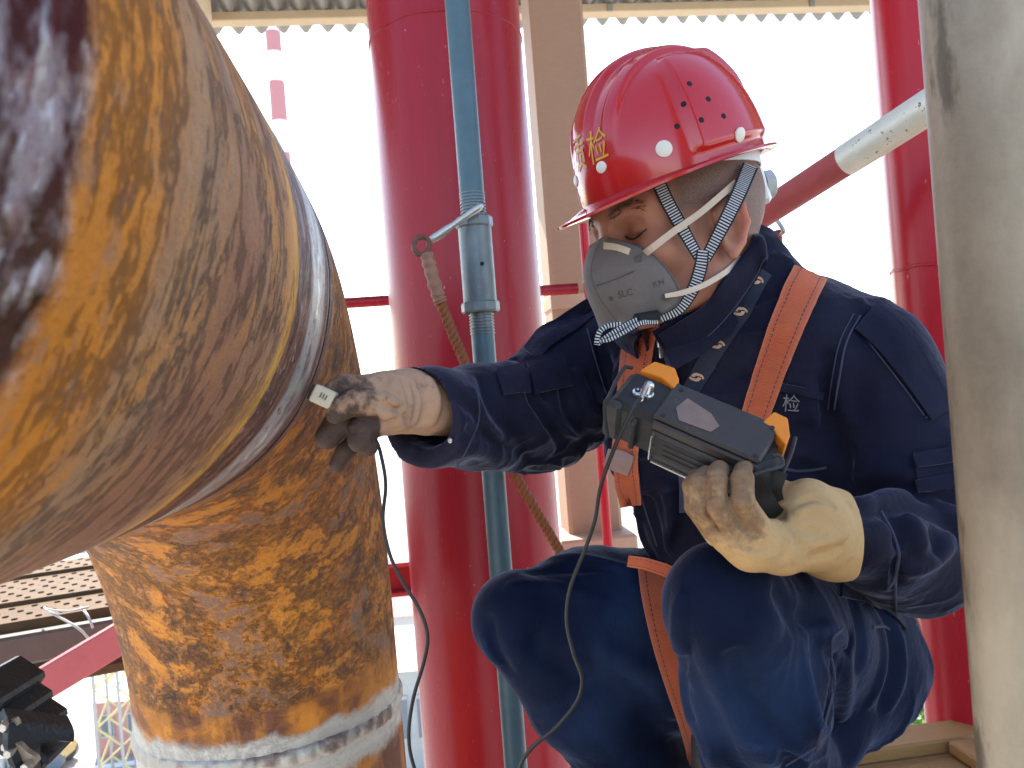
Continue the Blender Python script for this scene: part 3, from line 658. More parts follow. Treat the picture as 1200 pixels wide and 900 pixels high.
# lattice mast and a yellow loader on the yard
mp = W(128, 760, 36); t = thing('lattice_mast', (mp[0], mp[1], GZ), 'pale lattice mast on the yard below the scaffold deck', 'mast')
zt = W(128, 735, 36)[2]; hw = .55
for sx in (-1, 1):
    for sy in (-1, 1): obj('leg', tube(MB(), [(mp[0]+sx*hw, mp[1]+sy*hw, GZ), (mp[0]+sx*hw, mp[1]+sy*hw, zt)], .07, 8), M_GREYM, t)
nz = 8
for i in range(nz):
    z0 = GZ+(zt-GZ)*i/nz; z1 = GZ+(zt-GZ)*(i+1)/nz; s_ = 1 if i % 2 else -1
    for sy in (-1, 1): obj('brace', tube(MB(), [(mp[0]-s_*hw, mp[1]+sy*hw, z0), (mp[0]+s_*hw, mp[1]+sy*hw, z1)], .045, 6), M_YEL, t)
    for sx in (-1, 1): obj('brace', tube(MB(), [(mp[0]+sx*hw, mp[1]-s_*hw, z0), (mp[0]+sx*hw, mp[1]+s_*hw, z1)], .045, 6), M_YEL, t)
lp = W(48, 845, 38); lp[2] = GZ; t = thing('yellow_loader', lp, 'yellow loader parked on the pale yard at the lower left', 'loader')
obj('chassis', box(MB(), lp+np.array((0, 0, .75)), (2.6, 1.3, .6), None, .08), M_YEL, t); cb = obj('cab', box(MB(), lp+np.array((.3, 0, 1.75)), (1.1, 1.15, 1.4), None, .1), M_YEL, t)
obj('window', box(MB(), lp+np.array((.3, -.57, 1.95)), (.8, .04, .7)), M_GLASS, cb)
for sx in (-.85, .85):
    for sy in (-.62, .62):
        wb = MB(); disc_prism(wb, lp+np.array((sx, sy-.16*np.sign(sy), .48)), (0, np.sign(sy), 0), .48, .3, 20); obj('wheel', wb, M_GLASS, t)
obj('bucket', box(MB(), lp+np.array((-1.75, 0, .5)), (.6, 1.5, .7), None, .05), M_GREYM, t)
kb = W(80, 862, 37); k_ = box_obj('kerb', (kb[0]+4, kb[1]+.6, GZ+.06), (40, .25, .14), M_CHW, None, BAX, .02); k_['kind'] = 'structure'
def tree(p, h, r, label, seed):
    rn_ = np.random.default_rng(seed); t = thing('leafy_tree', p, label, 'tree', 'small trees on the yard'); p = np.asarray(p, float)
    tube_m = MB(); tube(tube_m, [p, p+(.1, 0, h*.35), p+(0, .1, h*.7)], [r*.09, r*.07, r*.03], 9)
    for k in range(6):
        a = rn_.uniform(0, 6.28); q = p+(0, 0, h*(.35+.05*k)); tube(tube_m, [q, q+(r*.6*math.cos(a), r*.6*math.sin(a), h*.2)], [r*.04, r*.012], 6)
    obj('trunk', tube_m, m_plain('bark', (.10, .07, .05), .9, 0, .4, 8, .3), t)
    cl = rn_.normal(0, 1, (26, 3)); cl = nrm(cl)*rn_.uniform(.35, 1, (26, 1))*(r, r, h*.33)+p+(0, 0, h*.66)
    mb = MB(); n = 2600; c = cl[rn_.integers(0, 26, n)]+rn_.normal(0, r*.2, (n, 3)); a = nrm(rn_.normal(0, 1, (n, 3))); b_ = nrm(np.cross(a, rn_.normal(0, 1, (n, 3)))); s_ = r*.07
    v = np.stack((c-a*s_, c+b_*s_*.6, c+a*s_, c-b_*s_*.6), 1).reshape(-1, 3); mb.add(v, np.arange(4*n).reshape(-1, 4)); obj('crown', mb, M_LEAF, t, False)
g = G('leaves'); M_LEAF = g.done(g.mix(g.noise(g.tc(), 1.3, 4), (.07, .14, .02), (.16, .26, .04)), .6)
tp = W(43, 676, 42); tree((tp[0], tp[1], GZ), tp[2]-GZ+1.0, 1.0, 'small bright green tree beyond the scaffold deck at the left', 5)
tp = W(1094, 800, 24); tree((tp[0], tp[1], GZ), tp[2]-GZ+.7, 1.1, 'small green tree in the gap at the lower right', 6)
# scaffold deck at the left, its steel planks on a dark ledger, red brace below, tie wire on top
M_DECK = G('perforated_plank'); v_ = M_DECK.tc(); uvn = M_DECK.noise(v_, 14, 6, .7); cc = M_DECK.mix(uvn, (.055, .030, .015), (.13, .080, .042)); M_DECK = M_DECK.done(cc, .65, .1, M_DECK.bump(M_DECK.noise(v_, 90, 4), .3, .002), Specular_IOR_Level=.04)
M_LEDG = m_plain('dark_wet_timber', (.085, .06, .045), .6, 0, .5, 24, .4)
M_BLKH = m_plain('dark_slot', (.015, .012, .01), .9, Specular_IOR_Level=.02)
dl = thing('scaffold_deck', W(60, 740, 2.3), 'scaffold deck of perforated steel planks on a dark timber at the lower left', 'scaffold')
A0, A1 = W(-60, 752, 2.15), W(175, 719, 2.35); ax = nrm((A1-A0)*(1, 1, 0)); ay = np.cross(BZ, ax); zt = A0[2]; DAX = np.array((ax, ay, BZ)); ctr = (A0+A1)/2; ctr[2] = zt
for k in range(4):
    c = ctr+ay*(.115+k*.232)+BZ*(.012*(k % 2)); pl = box_obj('plank', c+BZ*.005, (1.5, .225, .035), M_DECK, dl, DAX, .006)
    hm = MB()
    for i in range(24):
        for j in range(4):
            q = c+ax*(-.70+i*.06+.03*(j % 2))+ay*(-.075+.05*j)+BZ*.0222; disc_prism(hm, q, BZ, .009, .003, 8)
    ho = obj('perforation', hm, M_BLKH, pl); ho['kind'] = 'stuff'
box_obj('ledger', ctr-ay*.03-BZ*.045, (1.6, .06, .085), M_LEDG, dl, DAX, .008)
box_obj('lower_board', ctr+ay*.16-BZ*.16, (1.5, .30, .03), M_DECK, dl, DAX, .005)
mb = MB(); tube(mb, cat_rom([W(52, 712, 2.26), W(60, 718, 2.2), W(90, 735, 2.16), W(103, 748, 2.17), W(106, 758, 2.2)], 24), .0035, 7); tube(mb, cat_rom([W(95, 712, 2.25), W(103, 722, 2.2), W(109, 736, 2.2)], 14), .0035, 7); tube(mb, cat_rom([W(56, 714, 2.2), W(80, 716, 2.2), W(104, 711, 2.25)], 14), .003, 7)
obj('tie_wire', mb, M_GREYM, dl)
e0_, e1_ = W(16, 822, 1.95), W(150, 742, 2.02); bx = nrm(e1_-e0_); by = nrm(np.cross(BZ, bx)); bzz = np.cross(bx, by)
M_PINKB = m_plain('faded_red_brace', (.40, .085, .085), .6, 0, .4, 30, .2)
br_ = box_obj('brace_beam', (e0_+e1_)/2, (np.linalg.norm(e1_-e0_)+.3, .05, .078), M_PINKB, None, np.array((bx, by, bzz)), .004); tag(br_, 'flat red brace beam slanting up under the scaffold deck', 'beam')
# black scaffold coupler in the left foreground
M_BLK = m_plain('black_forged_steel', (.028, .027, .028), .38, .4, .5, 70, .4); M_BOLT = m_plain('rusty_plated_bolt', (.34, .27, .20), .4, .7, .5, 120, .3)
CD = .62; cp = thing('scaffold_clamp', W(20, 880, CD), 'black steel clamp with rusty hinge plates at the lower left corner', 'clamp')
tilt = np.array([nrm(np.array((math.cos(R(-38)), 0, math.sin(R(-38))))), BY, nrm(np.array((math.sin(R(38)), 0, math.cos(R(38)))))]); tilt[1] = nrm(np.cross(tilt[2], tilt[0]))
for k, (x, y, w_, h_2) in enumerate(((8, 800, 44, 20), (14, 822, 52, 22), (25, 846, 62, 34))):
    box_obj('jaw_plate', W(x, y, CD+.004*k), (pr(w_, CD), .06, pr(h_2, CD)), M_BLK, cp, tilt, .003)
cb_ = cat_rom([W(40, 838, CD-.01), W(47, 856, CD-.02), W(44, 872, CD-.025), W(34, 884, CD-.02)], 14)
mb = MB(); ribbon(mb, cb_, np.tile(nrm(np.array((.8, -.1, .5))), (14, 1)), .055, .006, 5); obj('curved_jaw', mb, M_BLK, cp)
box_obj('jaw_tongue', W(50, 882, CD), (pr(42, CD), .05, pr(30, CD)), M_BLK, cp, np.array((nrm(np.array((.75, 0, .66))), BY, nrm(np.array((-.66, 0, .75))))), .003)
def link(a, b_, wpx, nm):
    a, b_ = np.asarray(a), np.asarray(b_); mb = MB(); P = cat_rom([a, (a+b_)/2, b_], 9); r_ = pr(wpx, CD)
    ribbon(mb, P, np.tile((0, -1., 0), (9, 1)), r_*np.array([.75, .95, 1, .9, .85, .9, 1, .95, .75]), .005, 5); o = obj(nm, mb, M_BOLT, cp)
    for q in (a*.85+b_*.15, b_*.85+a*.15): m2 = MB(); disc_prism(m2, q+np.array((0, -.002, 0)), (0, -1, 0), r_*.30, .008, 6); obj('bolt', m2, M_STEEL, o)
link(W(12, 842, CD-.035), W(16, 874, CD-.035), 18, 'hinge_plate'); link(W(14, 874, CD-.042), W(42, 896, CD-.042), 17, 'hinge_plate')
# ------------------------------------------------------------------ the worker: head, face, helmet, mask
HS = 1.10; hy, hp_ = R(22), R(6)
HF = np.array((-math.cos(hy)*math.cos(hp_), -math.sin(hy)*math.cos(hp_), -math.sin(hp_)))
HL = nrm(np.cross(BZ, HF)); HU = np.cross(HF, HL); HAX = np.array((HF, HL, HU))
HO = W(852, 268, .845)-HS*.074*HL
def HP(f, l, u): return HO+HS*(f*HF+l*HL+u*HU)
def to_head(p): q = (np.asarray(p)-HO)@HAX.T/HS; return q
worker = thing('person', (W(870, 800, .95)[0], .95, 0), 'squatting worker in red helmet, grey mask and navy coveralls checking the weld', 'person')

# skeleton: (pixel x, pixel y, depth, radius in pixels)
K = lambda *a: (W(a[0], a[1], a[2]), pr(a[3], a[2]))
NECK = [K(838, 320, .925, 44), K(858, 400, .985, 50)]
B_TORSO = [K(868, 420, 1.0, 70), K(876, 520, 1.0, 92), K(900, 640, 1.02, 88), K(945, 745, 1.04, 80)]
B_FAR = [K(715, 420, 1.15, 38), K(632, 480, 1.10, 28), K(560, 488, .97, 22), K(505, 475, .87, 20), K(440, 480, .80, 20)]
B_NEAR = [K(1020, 430, .93, 55), K(1072, 648, .86, 42), K(985, 625, .735, 32), K(930, 625, .69, 30)]
B_LEGF = [K(900, 780, 1.08, 70), K(612, 725, .99, 38), K(770, 935, 1.08, 34), K(700, 1060, 1.02, 30)]
B_LEGN = [K(975, 780, 1.02, 70), K(848, 705, .71, 46), K(915, 900, .86, 40), K(880, 1150, .90, 32)]
xs_ = axis_grid(-.2, .56, .009, (HO[0]-.17, HO[0]+.15, .0021)); ys_ = axis_grid(.55, 1.32, .009, (HO[1]-.16, HO[1]+.12, .0021)); zs_ = axis_grid(-.02, 1.10, .009, (HO[2]-.14, HO[2]+.09, .0021))
b = SDF(xs_, ys_, zs_); h_ = HS
b.ell(HP(-.004, 0, .045), np.array((.094, .077, .088))*h_, HAX, 0)
b.ell(HP(.033, 0, .000), np.array((.056, .060, .072))*h_, HAX, .03)
for sg in (-1, 1):
    b.cap(HP(.012, sg*.050, -.045), HP(.064, sg*.016, -.062), .022*h_, .018*h_, .025)
    b.ell(HP(.058, sg*.045, -.010), np.array((.026, .020, .020))*h_, HAX, .018)
    b.cap(HP(.080, sg*.010, .036), HP(.066, sg*.048, .036), .0115*h_, .012*h_, .016)
b.ell(HP(.077, 0, -.058), np.array((.018, .022, .018))*h_, HAX, .02)
for sg in (-1, 1):
    b.ell(HP(.089, sg*.031, .016), np.array((.013, .018, .010))*h_, HAX, .014, 'sub')
    b.ell(HP(.0662, sg*.032, .017), np.array((.0135, .0155, .0125))*h_, HAX, .004)
b.cap(HP(.082, 0, .028), HP(.100, 0, -.018), .0075*h_, .0115*h_, .012)
for sg in (-1, 1): b.ell(HP(.090, sg*.012, -.026), np.array((.012, .008, .009))*h_, HAX, .008)
b.ell(HP(.083, 0, -.044), np.array((.011, .024, .010))*h_, HAX, .012)
for sg in (-1, 1):                                    # ears: shell, rim, lobe, bowl
    e = lambda f, u, o=0: HP(f*.86+.004, sg*(.073+o*.7), u*.90-.004)
    b.ell(e(-.008, .006, .004), np.array((.017, .008, .028))*h_, HAX, .006)
    rim = [(e(.006, .004, .003), .0035), (e(.010, .022, .005), .004), (e(-.004, .035, .010), .0045), (e(-.020, .028, .014), .0048), (e(-.024, .008, .014), .0045), (e(-.016, -.012, .010), .0045), (e(-.004, -.024, .006), .006)]
    b.chain([(p, r*h_) for p, r in rim], .003)
    b.ell(e(-.004, .004, .013), np.array((.009, .008, .015))*h_, HAX, .005, 'sub')
    b.ell(e(.007, .000, .006), np.array((.005, .005, .006))*h_, HAX, .004)
b.chain(NECK, .03)
b.cap(HP(-.018, 0, -.03), NECK[1][0], .050*h_, .054, .03)
for C_ in (B_TORSO, B_FAR, B_NEAR, B_LEGF, B_LEGN): b.chain(C_, .012)
b.cap(B_TORSO[0][0], B_FAR[0][0], .06, .045, .04); b.cap(B_TORSO[0][0], B_NEAR[0][0], .06, .05, .04); b.cap(B_TORSO[3][0], B_LEGF[0][0], .09, .08, .04)
for (p, _), wx in ((B_FAR[3], -1), (B_NEAR[3], -1)):   # the hands proper are closed inside the gloves
    pass
for sg in (-1, 1):                                     # lid fold and lash groove, neck tendon, smile line
    b.fold([HP(.080, sg*.018, .024), HP(.083, sg*.032, .0265), HP(.074, sg*.047, .021)], .0022, -.0022)
    b.fold([HP(.079, sg*.017, .012), HP(.0805, sg*.032, .0095), HP(.071, sg*.048, .012)], .0018, -.0016)
    b.fold([HP(.080, sg*.020, .002), HP(.079, sg*.035, -.002), HP(.070, sg*.046, .000)], .0035, -.0012)
b.fold([HP(.0, .062, -.035), HP(-.02, .055, -.08), HP(.0, .03, -.12)], .010, .003)
bv, bf = b.mesh(2)
hq = to_head(bv); f_, l_, u_ = hq[:, 0], hq[:, 1], hq[:, 2]
def sstep(x, a, b): t = np.clip((x-a)/(b-a), 0, 1); return t*t*(3-2*t)
hair = sstep(u_, .012, .030)*sstep(-f_, -.058, -.040)*sstep(np.abs(l_), .03, .05)
hair = np.maximum(hair, sstep(u_, -.03, .0)*sstep(-f_, .015, .035)); hair = np.maximum(hair, sstep(u_, .075, .09))
hair = np.maximum(hair, .55*sstep(np.abs(l_), .05, .06)*sstep(-np.abs(f_-.026), -.011, -.005)*sstep(u_, -.012, .012))
ear = sstep(np.abs(l_), .079, .088)*sstep(-np.abs(f_+.006), -.036, -.026)*sstep(u_, -.04, -.02)
brow = np.zeros(len(bv)); lash = np.zeros(len(bv))
for sg in (-1, 1):
    for P, wd, arr in (([(.090, .012, .032), (.088, .030, .041), (.072, .050, .037)], .0055, brow), ([(.079, .016, .0125), (.0805, .031, .0095), (.071, .047, .0125)], .0020, lash)):
        P = cat_rom([HP(a, sg*l, u) for a, l, u in P], 24)
        d = np.sqrt(((bv[:, None]-P[None])**2).sum(-1).min(1)) if len(bv) < 2e5 else np.min([np.sqrt(((bv-p)**2).sum(1)) for p in P], 0)
        arr[:] = np.maximum(arr, np.exp(-(d/wd)**2))
g = G('skin'); o_ = g.tc(); n1 = g.noise(o_, 55, 5, .6); n2 = g.noise(o_, 500, 3, .6); n3 = g.noise(o_, 13, 3)
c = g.mix(n1, (.34, .150, .090), (.43, .205, .130)); c = g.mix(g.math('MULTIPLY', g.step(n3, .45, .65), .35), c, (.42, .155, .105))
c = g.mix(g.math('MULTIPLY', g.attr('ear'), .55), c, (.50, .10, .065))  # red of light shining through the ears, painted into the skin colour
st = g.step(g.noise(o_, 900, 2, .7), .35, .62)
c = g.mix(g.math('MULTIPLY', g.attr('hair'), g.math('ADD', g.math('MULTIPLY', st, .35), .50)), c, (.048, .036, .032))
c = g.mix(g.math('MULTIPLY', g.attr('brow'), g.math('ADD', g.math('MULTIPLY', st, .5), .45), clamp=True), c, (.035, .022, .018))
c = g.mix(g.math('MULTIPLY', g.attr('lash'), .85), c, (.03, .017, .014))
M_SKIN = g.done(c, .46, 0, g.bump(g.math('ADD', g.math('MULTIPLY', n2, .6), g.math('MULTIPLY', st, g.attr('hair'))), .18, .0015), Subsurface_Weight=.18, Subsurface_Radius=(.012, .004, .002), Subsurface_Scale=.6)
SK_TMP = 1
body = obj('body', (bv, bf), M_SKIN, worker, attrs=dict(hair=hair, ear=ear, brow=brow, lash=lash), angle=180)
SKIN = Surf((bv, bf))

M_HAIR = m_plain('dark_hair', (.045, .028, .022), .6, 0, .3, 300, .1)
for sg in (-1, 1):
    ln = cat_rom([HP(.079, sg*.017, .0115), HP(.0815, sg*.026, .0090), HP(.0805, sg*.036, .0085), HP(.072, sg*.048, .0115)], 30)
    P = []
    for p in ln:
        loc, n, i_, t_ = SKIN.t.find_nearest(Vector(p)); P.append(np.array(loc)+np.array(n)*.0004*(1 if np.array(n)@HF > 0 else -1))
    obj('eyelashes', tube(MB(), np.array(P), .0007+.0004*np.sin(np.linspace(0, math.pi, 30)), 6), M_HAIR, body)
    mb = MB(); rb_ = np.random.default_rng(11)
    for k in range(60):
        t_ = rb_.uniform(0, 1); c_ = np.array((np.interp(t_, [0, .5, 1], [.088, .086, .070]), sg*np.interp(t_, [0, .5, 1], [.012, .032, .052]), np.interp(t_, [0, .5, 1], [.0335, .0405, .0365])+rb_.normal(0, .0019)))
        loc, n, i_, q_ = SKIN.t.find_nearest(Vector(HP(*c_))); n = np.array(n); n = n if n@HF > 0 else -n
        d_ = nrm(sg*HL*.9-HF*.25+HU*rb_.normal(.25-.5*t_, .2)); a_ = np.array(loc)
        tube(mb, np.array([a_-n*.0003, a_+d_*.0035+n*.0009, a_+d_*.0075+n*.0006]), [.00030, .00030, .0001], 4, False)
    obj('eyebrow', mb, M_HAIR, body)

# helmet -----------------------------------------------------------
T1, T2 = W(664, 248, .82), W(884, 180, .94); HLEN = np.linalg.norm(T1-T2)
GF = nrm(T1-T2); GL = nrm(np.cross(BZ, GF)+.02*BZ); GL = nrm(GL-GL@GF*GF); GU = np.cross(GF, GL)
BRF, BRR = .036, .013; GA = (HLEN-BRF-BRR)/2; GB = .090; GH = .137; GC = T2+GF*(BRR+GA)
def dome(phi, v):
    """point on the helmet shell; phi from the front towards the left, v 0 rim .. 1 crown"""
    p = 2.35; th = v*math.pi/2
    ct, st_ = np.cos(th), np.sin(th)
    rho = np.abs(ct)**(2/p); z = GH*np.abs(st_)**(2/2.05)
    a = GA*(1+.02*np.cos(phi)); x = a*rho*np.cos(phi)-.006*np.sin(th)**2; y = GB*rho*np.sin(phi)
    n = np.stack((np.cos(phi)*rho/GA, np.sin(phi)*rho/GB, np.sin(th)/GH), -1); n = nrm(n)
    up = sstep(v, .16, .42)
    al = np.abs(y)
    rib = .0070*(1-sstep(al, .010, .017))+.0050*sstep(al, .027, .031)*(1-sstep(al, .040, .046))
    rib = rib*up*(.35+.65*sstep(np.cos(phi)*rho, -1.1, .2)) if False else rib*up
    dphi = np.abs(np.abs(phi)-R(112)); pan = .0055*(1-sstep(dphi, R(36), R(44)))*sstep(v, .03, .07)*(1-sstep(v, .60, .68))
    e = (rib+pan)
    return GC+(x+n[..., 0]*e)[..., None]*GF+(y+n[..., 1]*e)[..., None]*GL+(z+n[..., 2]*e)[..., None]*GU
NP, NV = 300, 120
ph = np.linspace(-math.pi, math.pi, NP, endpoint=False); vv = np.linspace(1, 0, NV)
PHI, VV = np.meshgrid(ph, vv, indexing='ij'); A = dome(PHI, VV)
nb = 9; t = np.linspace(0, 1, nb)[1:]; cf = np.clip(np.cos(ph), 0, 1)
ext = .011+(BRF-.011)*cf**1.6+(BRR-.011)*np.clip(-np.cos(ph), 0, 1)**2
rx, ry = np.cos(ph)/GA, np.sin(ph)/GB; nn = nrm(np.stack((rx, ry), 1))
drop = .16+.16*cf
br = []
for tt in t:
    e = ext*tt; dz = -ext*drop*(tt**1.3)-.002*np.sin(tt*math.pi)
    br.append(GC+((GA*(1+.02*np.cos(ph)))*np.cos(ph)+nn[:, 0]*e)[:, None]*GF+(GB*np.sin(ph)+nn[:, 1]*e)[:, None]*GL+dz[:, None]*GU)
A = np.concatenate((A, np.stack(br, 1)), 1); nt_ = A.shape[1]
gu = np.roll(A, -1, 0)-np.roll(A, 1, 0); gv = np.gradient(A, axis=1); N = nrm(np.cross(gv, gu)); N[:, 0] = GU
if ((N*(A-GC)).sum(-1)).mean() < 0: N = -N
N[:, 0] = GU; In = A-N*.0028
v = np.concatenate((A.reshape(-1, 3), In.reshape(-1, 3))); o = NP*nt_; F = []
for i in range(NP):
    k = (i+1) % NP
    for j in range(nt_-1):
        F.append((i*nt_+j, i*nt_+j+1, k*nt_+j+1, k*nt_+j)); F.append((o+i*nt_+j, o+k*nt_+j, o+k*nt_+j+1, o+i*nt_+j+1))
    F.append((i*nt_+nt_-1, o+i*nt_+nt_-1, o+k*nt_+nt_-1, k*nt_+nt_-1))
g = G('helmet_plastic'); o_ = g.tc(); n1 = g.noise(o_, 20, 5, .6); n2 = g.noise(o_, 260, 4, .7); n3 = g.noise(g.map(o_, (1, 1, .2)), 160, 4, .6)
c = g.mix(n1, (.40, .008, .009), (.48, .013, .013)); c = g.mix(g.math('MULTIPLY', g.step(n2, .66, .74), .35), c, (.62, .20, .18))
M_HEL = g.done(c, g.math('ADD', g.math('MULTIPLY', n1, .10), .15), 0, g.bump(n3, .03, .001), Coat_Weight=.4, Coat_Roughness=.08, Specular_IOR_Level=.4)
helmet = obj('helmet', MB().add(v, F), M_HEL, worker, angle=60)
HELS = Surf((v, F))
M_RIV = m_plain('cream_plastic', (.70, .62, .50), .4, 0, .2, 60, .1); M_DARK = m_plain('dark_hole', (.012, .01, .012), .8)
def on_helmet(px, py):
    h = HELS.hit(px, py); return h
def mirror_h(p): q = np.asarray(p)-GC; return p-2*(q@GL)*GL
for px, py, r in ((705, 196, 6.6), (778, 174.5, 9.2), (867, 158, 8.2)):
    p, n = on_helmet(px, py)
    for m in (0, 1):
        if m: p = mirror_h(p); n = n-2*(n@GL)*GL
        mb = MB(); disc_prism(mb, p-n*.001, n, pr(r, .85), .0032, 20, .35); obj('rivet', mb, M_RIV, helmet)
for px, py in ((808, 98), (801, 122), (830, 116), (822, 140.5), (793.5, 148), (848, 136)):
    h = on_helmet(px, py)
    if h is None: continue
    p, n = h
    for m in (0, 1):
        if m: p = mirror_h(p); n = n-2*(n@GL)*GL
        mb = MB(); disc_prism(mb, p-n*.001, n, .0030, .0014, 14); obj('vent_hole', mb, M_DARK, helmet)
# gold lettering wrapped on the front of the shell
def text_mesh(txt, size=1.0):
    cu = bpy.data.curves.new('t', 'FONT'); cu.body = txt; cu.size = size; cu.align_x = 'CENTER'; cu.align_y = 'CENTER'; cu.resolution_u = 3
    ob = bpy.data.objects.new('t', cu); COL.objects.link(ob)
    me = bpy.data.meshes.new_from_object(ob.evaluated_get(bpy.context.evaluated_depsgraph_get()))
    bm = bmesh.new(); bm.from_mesh(me); bmesh.ops.triangulate(bm, faces=bm.faces); bmesh.ops.remove_doubles(bm, verts=bm.verts, dist=1e-5)
    bmesh.ops.subdivide_edges(bm, edges=[e for e in bm.edges if e.calc_length() > .15*size], cuts=1)
    v = np.array([tuple(x.co) for x in bm.verts]); f = [[x.index for x in y.verts] for y in bm.faces]
    bm.free(); bpy.data.objects.remove(ob); bpy.data.curves.remove(cu); bpy.data.meshes.remove(me)
    return v, f
EM_GOLD = m_plain('gold_print', (.62, .30, .03), .45, 0, .2, 90, .1)
for ch, phc in (('质', -.045), ('检', .285)):
    tv, tf = text_mesh(ch); q = []
    for x, y, _ in tv: q.append(dome(np.array(phc-.0 + x*.30), np.array(.235+y*.185)))
    # reading order runs from the wearer's right to left as seen from the front: x grows towards the left of the shell
    q = np.array(q); nn_ = nrm(q-(GC+GU*.03)); q = q+nn_*.0011
    obj('lettering', (q, [t_[::-1] for t_ in tf]), EM_GOLD, helmet)
# suspension cradle, ratchet and nape strap
M_GREYP = m_plain('grey_plastic', (.42, .43, .42), .4, 0, .25, 60, .1); M_WHITEP = m_plain('white_plastic', (.72, .72, .70), .35, 0, .15, 60, .05)
mb = MB(); aa = np.linspace(0, 2*math.pi, 60); P = np.array([HP(-.004, 0, .078)+HS*(.094*math.cos(t_)*HF+.076*math.sin(t_)*HL) for t_ in aa]); ribbon(mb, P, nrm(P-HP(-.004, 0, .078)), .026, .0022, 3)
obj('headband', mb, M_WHITEP, helmet)
rk = HP(-.100, .012, .050); rn = nrm(-HF+.35*HL)
rax = np.array((rn, nrm(np.cross(GU, rn)), GU))
mb = MB(); box(mb, rk-rn*.004, (.020, .040, .046), rax, .005); obj('ratchet_housing', mb, M_WHITEP, helmet)
mb = MB(); disc_prism(mb, rk+rn*.006, rn, .017, .013, 26, .2); obj('ratchet_knob', mb, M_GREYP, helmet, angle=30)
mb = MB(); ribbon(mb, cat_rom([W(882, 222, .905), W(878, 245, .895), W(874, 268, .90), W(868, 282, .91)], 16), np.tile(nrm(HL-.5*HF), (16, 1)), .011, .0022, 3); obj('nape_strap', mb, M_GREYP, helmet)

# woven chin strap: two legs meeting under the ear, one tail under the chin, loose ends by the mask
g = G('woven_strap'); uv = g.sep(g.tc('UV')); st = g.math('SINE', g.math('MULTIPLY', uv[1], 2*math.pi/.0031)); ed = g.math('ABSOLUTE', g.math('SUBTRACT', uv[0], .5))
k_ = g.math('MULTIPLY', g.step(st, -.15, .35), g.math('SUBTRACT', 1, g.step(ed, .36, .41))); nn_ = g.noise(g.tc(), 400, 3)
c = g.mix(k_, (.016, .016, .022), g.mix(nn_, (.42, .42, .42), (.60, .60, .60)))
M_WOV = g.done(c, .85, 0, g.bump(st, .4, .0006))
def skin_strap(name, pts, width, mat, parent, off=.002, n=46, thick=.0016, surf=None):
    mb = MB(); (surf or SKIN).strap(mb, pts, width, thick, off, n, 5); return obj(name, mb, mat, parent, angle=60)
dj = .826
skin_strap('chin_strap', [(768, 208, .835), (782, 238, .826), (797, 265, .822), (818, 302, .826)], [17, 16.5, 16, 12], M_WOV, helmet)
skin_strap('chin_strap', [(878, 196, .857), (866, 225, .828), (850, 258, .818), (826, 304, .826)], [19, 18, 17, 13], M_WOV, helmet)
skin_strap('chin_strap', [(823, 294, .823), (820, 315, .825), (812, 338, .826), (797, 362, .829), (775, 374, .835)], [14, 16, 15, 12, 9], M_WOV, helmet)
skin_strap('strap_tail', [(772, 372, .826), (750, 374, .815), (728, 384, .812), (708, 397, .812), (700, 404, .814)], [9, 8, 7, 7, 5], M_WOV, helmet, 0)
skin_strap('strap_tail', [(770, 377, .824), (750, 379, .812), (730, 390, .809), (714, 398, .810), (704, 400, .812)], [7, 7, 6, 6, 4], M_WOV, helmet, 0)
mb = MB(); tube(mb, cat_rom([W(727, 380, .813), W(712, 382, .812), W(702, 390, .812), W(699, 404, .813)], 16), .0028, 8); obj('strap_tail', mb, M_WOV, helmet)
mb = MB(); box(mb, W(758, 372, .822), (.030, .012, .012), HAX, .003); obj('strap_buckle', mb, M_DARK, helmet)

# grey fold-flat mask
def on_plane(px, py, l0):                              # where a pixel meets the head's sagittal plane at l0
    d = nrm(W(px, py, 1)-CAM); p0 = HP(0, l0, 0); t_ = ((p0-CAM)@HL)/(d@HL); return CAM+d*t_
ridge_px = [(706, 279), (697, 294), (691, 312), (690, 326), (696, 343), (708, 360), (727, 381)]
ridge_f = cat_rom([HP(.112, 0, .006), HP(.130, 0, -.010), HP(.139, 0, -.028), HP(.141, 0, -.042), HP(.135, 0, -.060), HP(.122, 0, -.078), HP(.098, 0, -.100)], 40)
# ridge: keep the traced outline, at the depth of the head's middle plane
rid = cat_rom([on_plane(x, y, .0015) for x, y in ridge_px], 40)
edg = cat_rom([W(712, 279.5, .858), W(735, 285, .842), (W(760, 296, .828)), W(783, 318, .818), W(797, 348, .817), W(778, 366, .826), W(735, 381, .852)], 40)
nm = 26; tt = np.linspace(0, 1, nm); Ns = nrm(HL*.9+HF*.35)
bul = np.sin(np.linspace(0, math.pi, 40))**.6
Lf = rid[:, None]*(1-tt)[None, :, None]+edg[:, None]*tt[None, :, None]+Ns*(.011*np.sin(tt*math.pi)**.8)[None, :, None]*bul[:, None, None]
lin = np.linspace(0, 1, 40)[:, None]; crease = np.exp(-((lin-(.50-.05*tt[None]))/.018)**2)*(tt[None] < .55)*sstep(tt[None], 0, .06)
rimd = np.exp(-(tt/.05)**2)[None]*np.ones((40, 1))
Lf = Lf-Ns*(.0022*crease-.0012*np.exp(-((tt-.085)/.03)**2)[None])[..., None]
for _ in range(1): pass
wr = rng.normal(0, 1, (40, nm))
for _ in range(6): wr = (np.roll(wr, 1, 0)+np.roll(wr, -1, 0)+np.roll(wr, 1, 1)+np.roll(wr, -1, 1)+wr)/5
Lf = Lf+Ns*(.0016*wr*np.sin(tt*math.pi)[None])[..., None]
Rf = Lf-2*((Lf-HP(0, 0, 0))@HL)[..., None]*HL
Rf = Rf+0*HL
full = np.concatenate((Rf[:, ::-1], Lf[:, 1:]), 1)
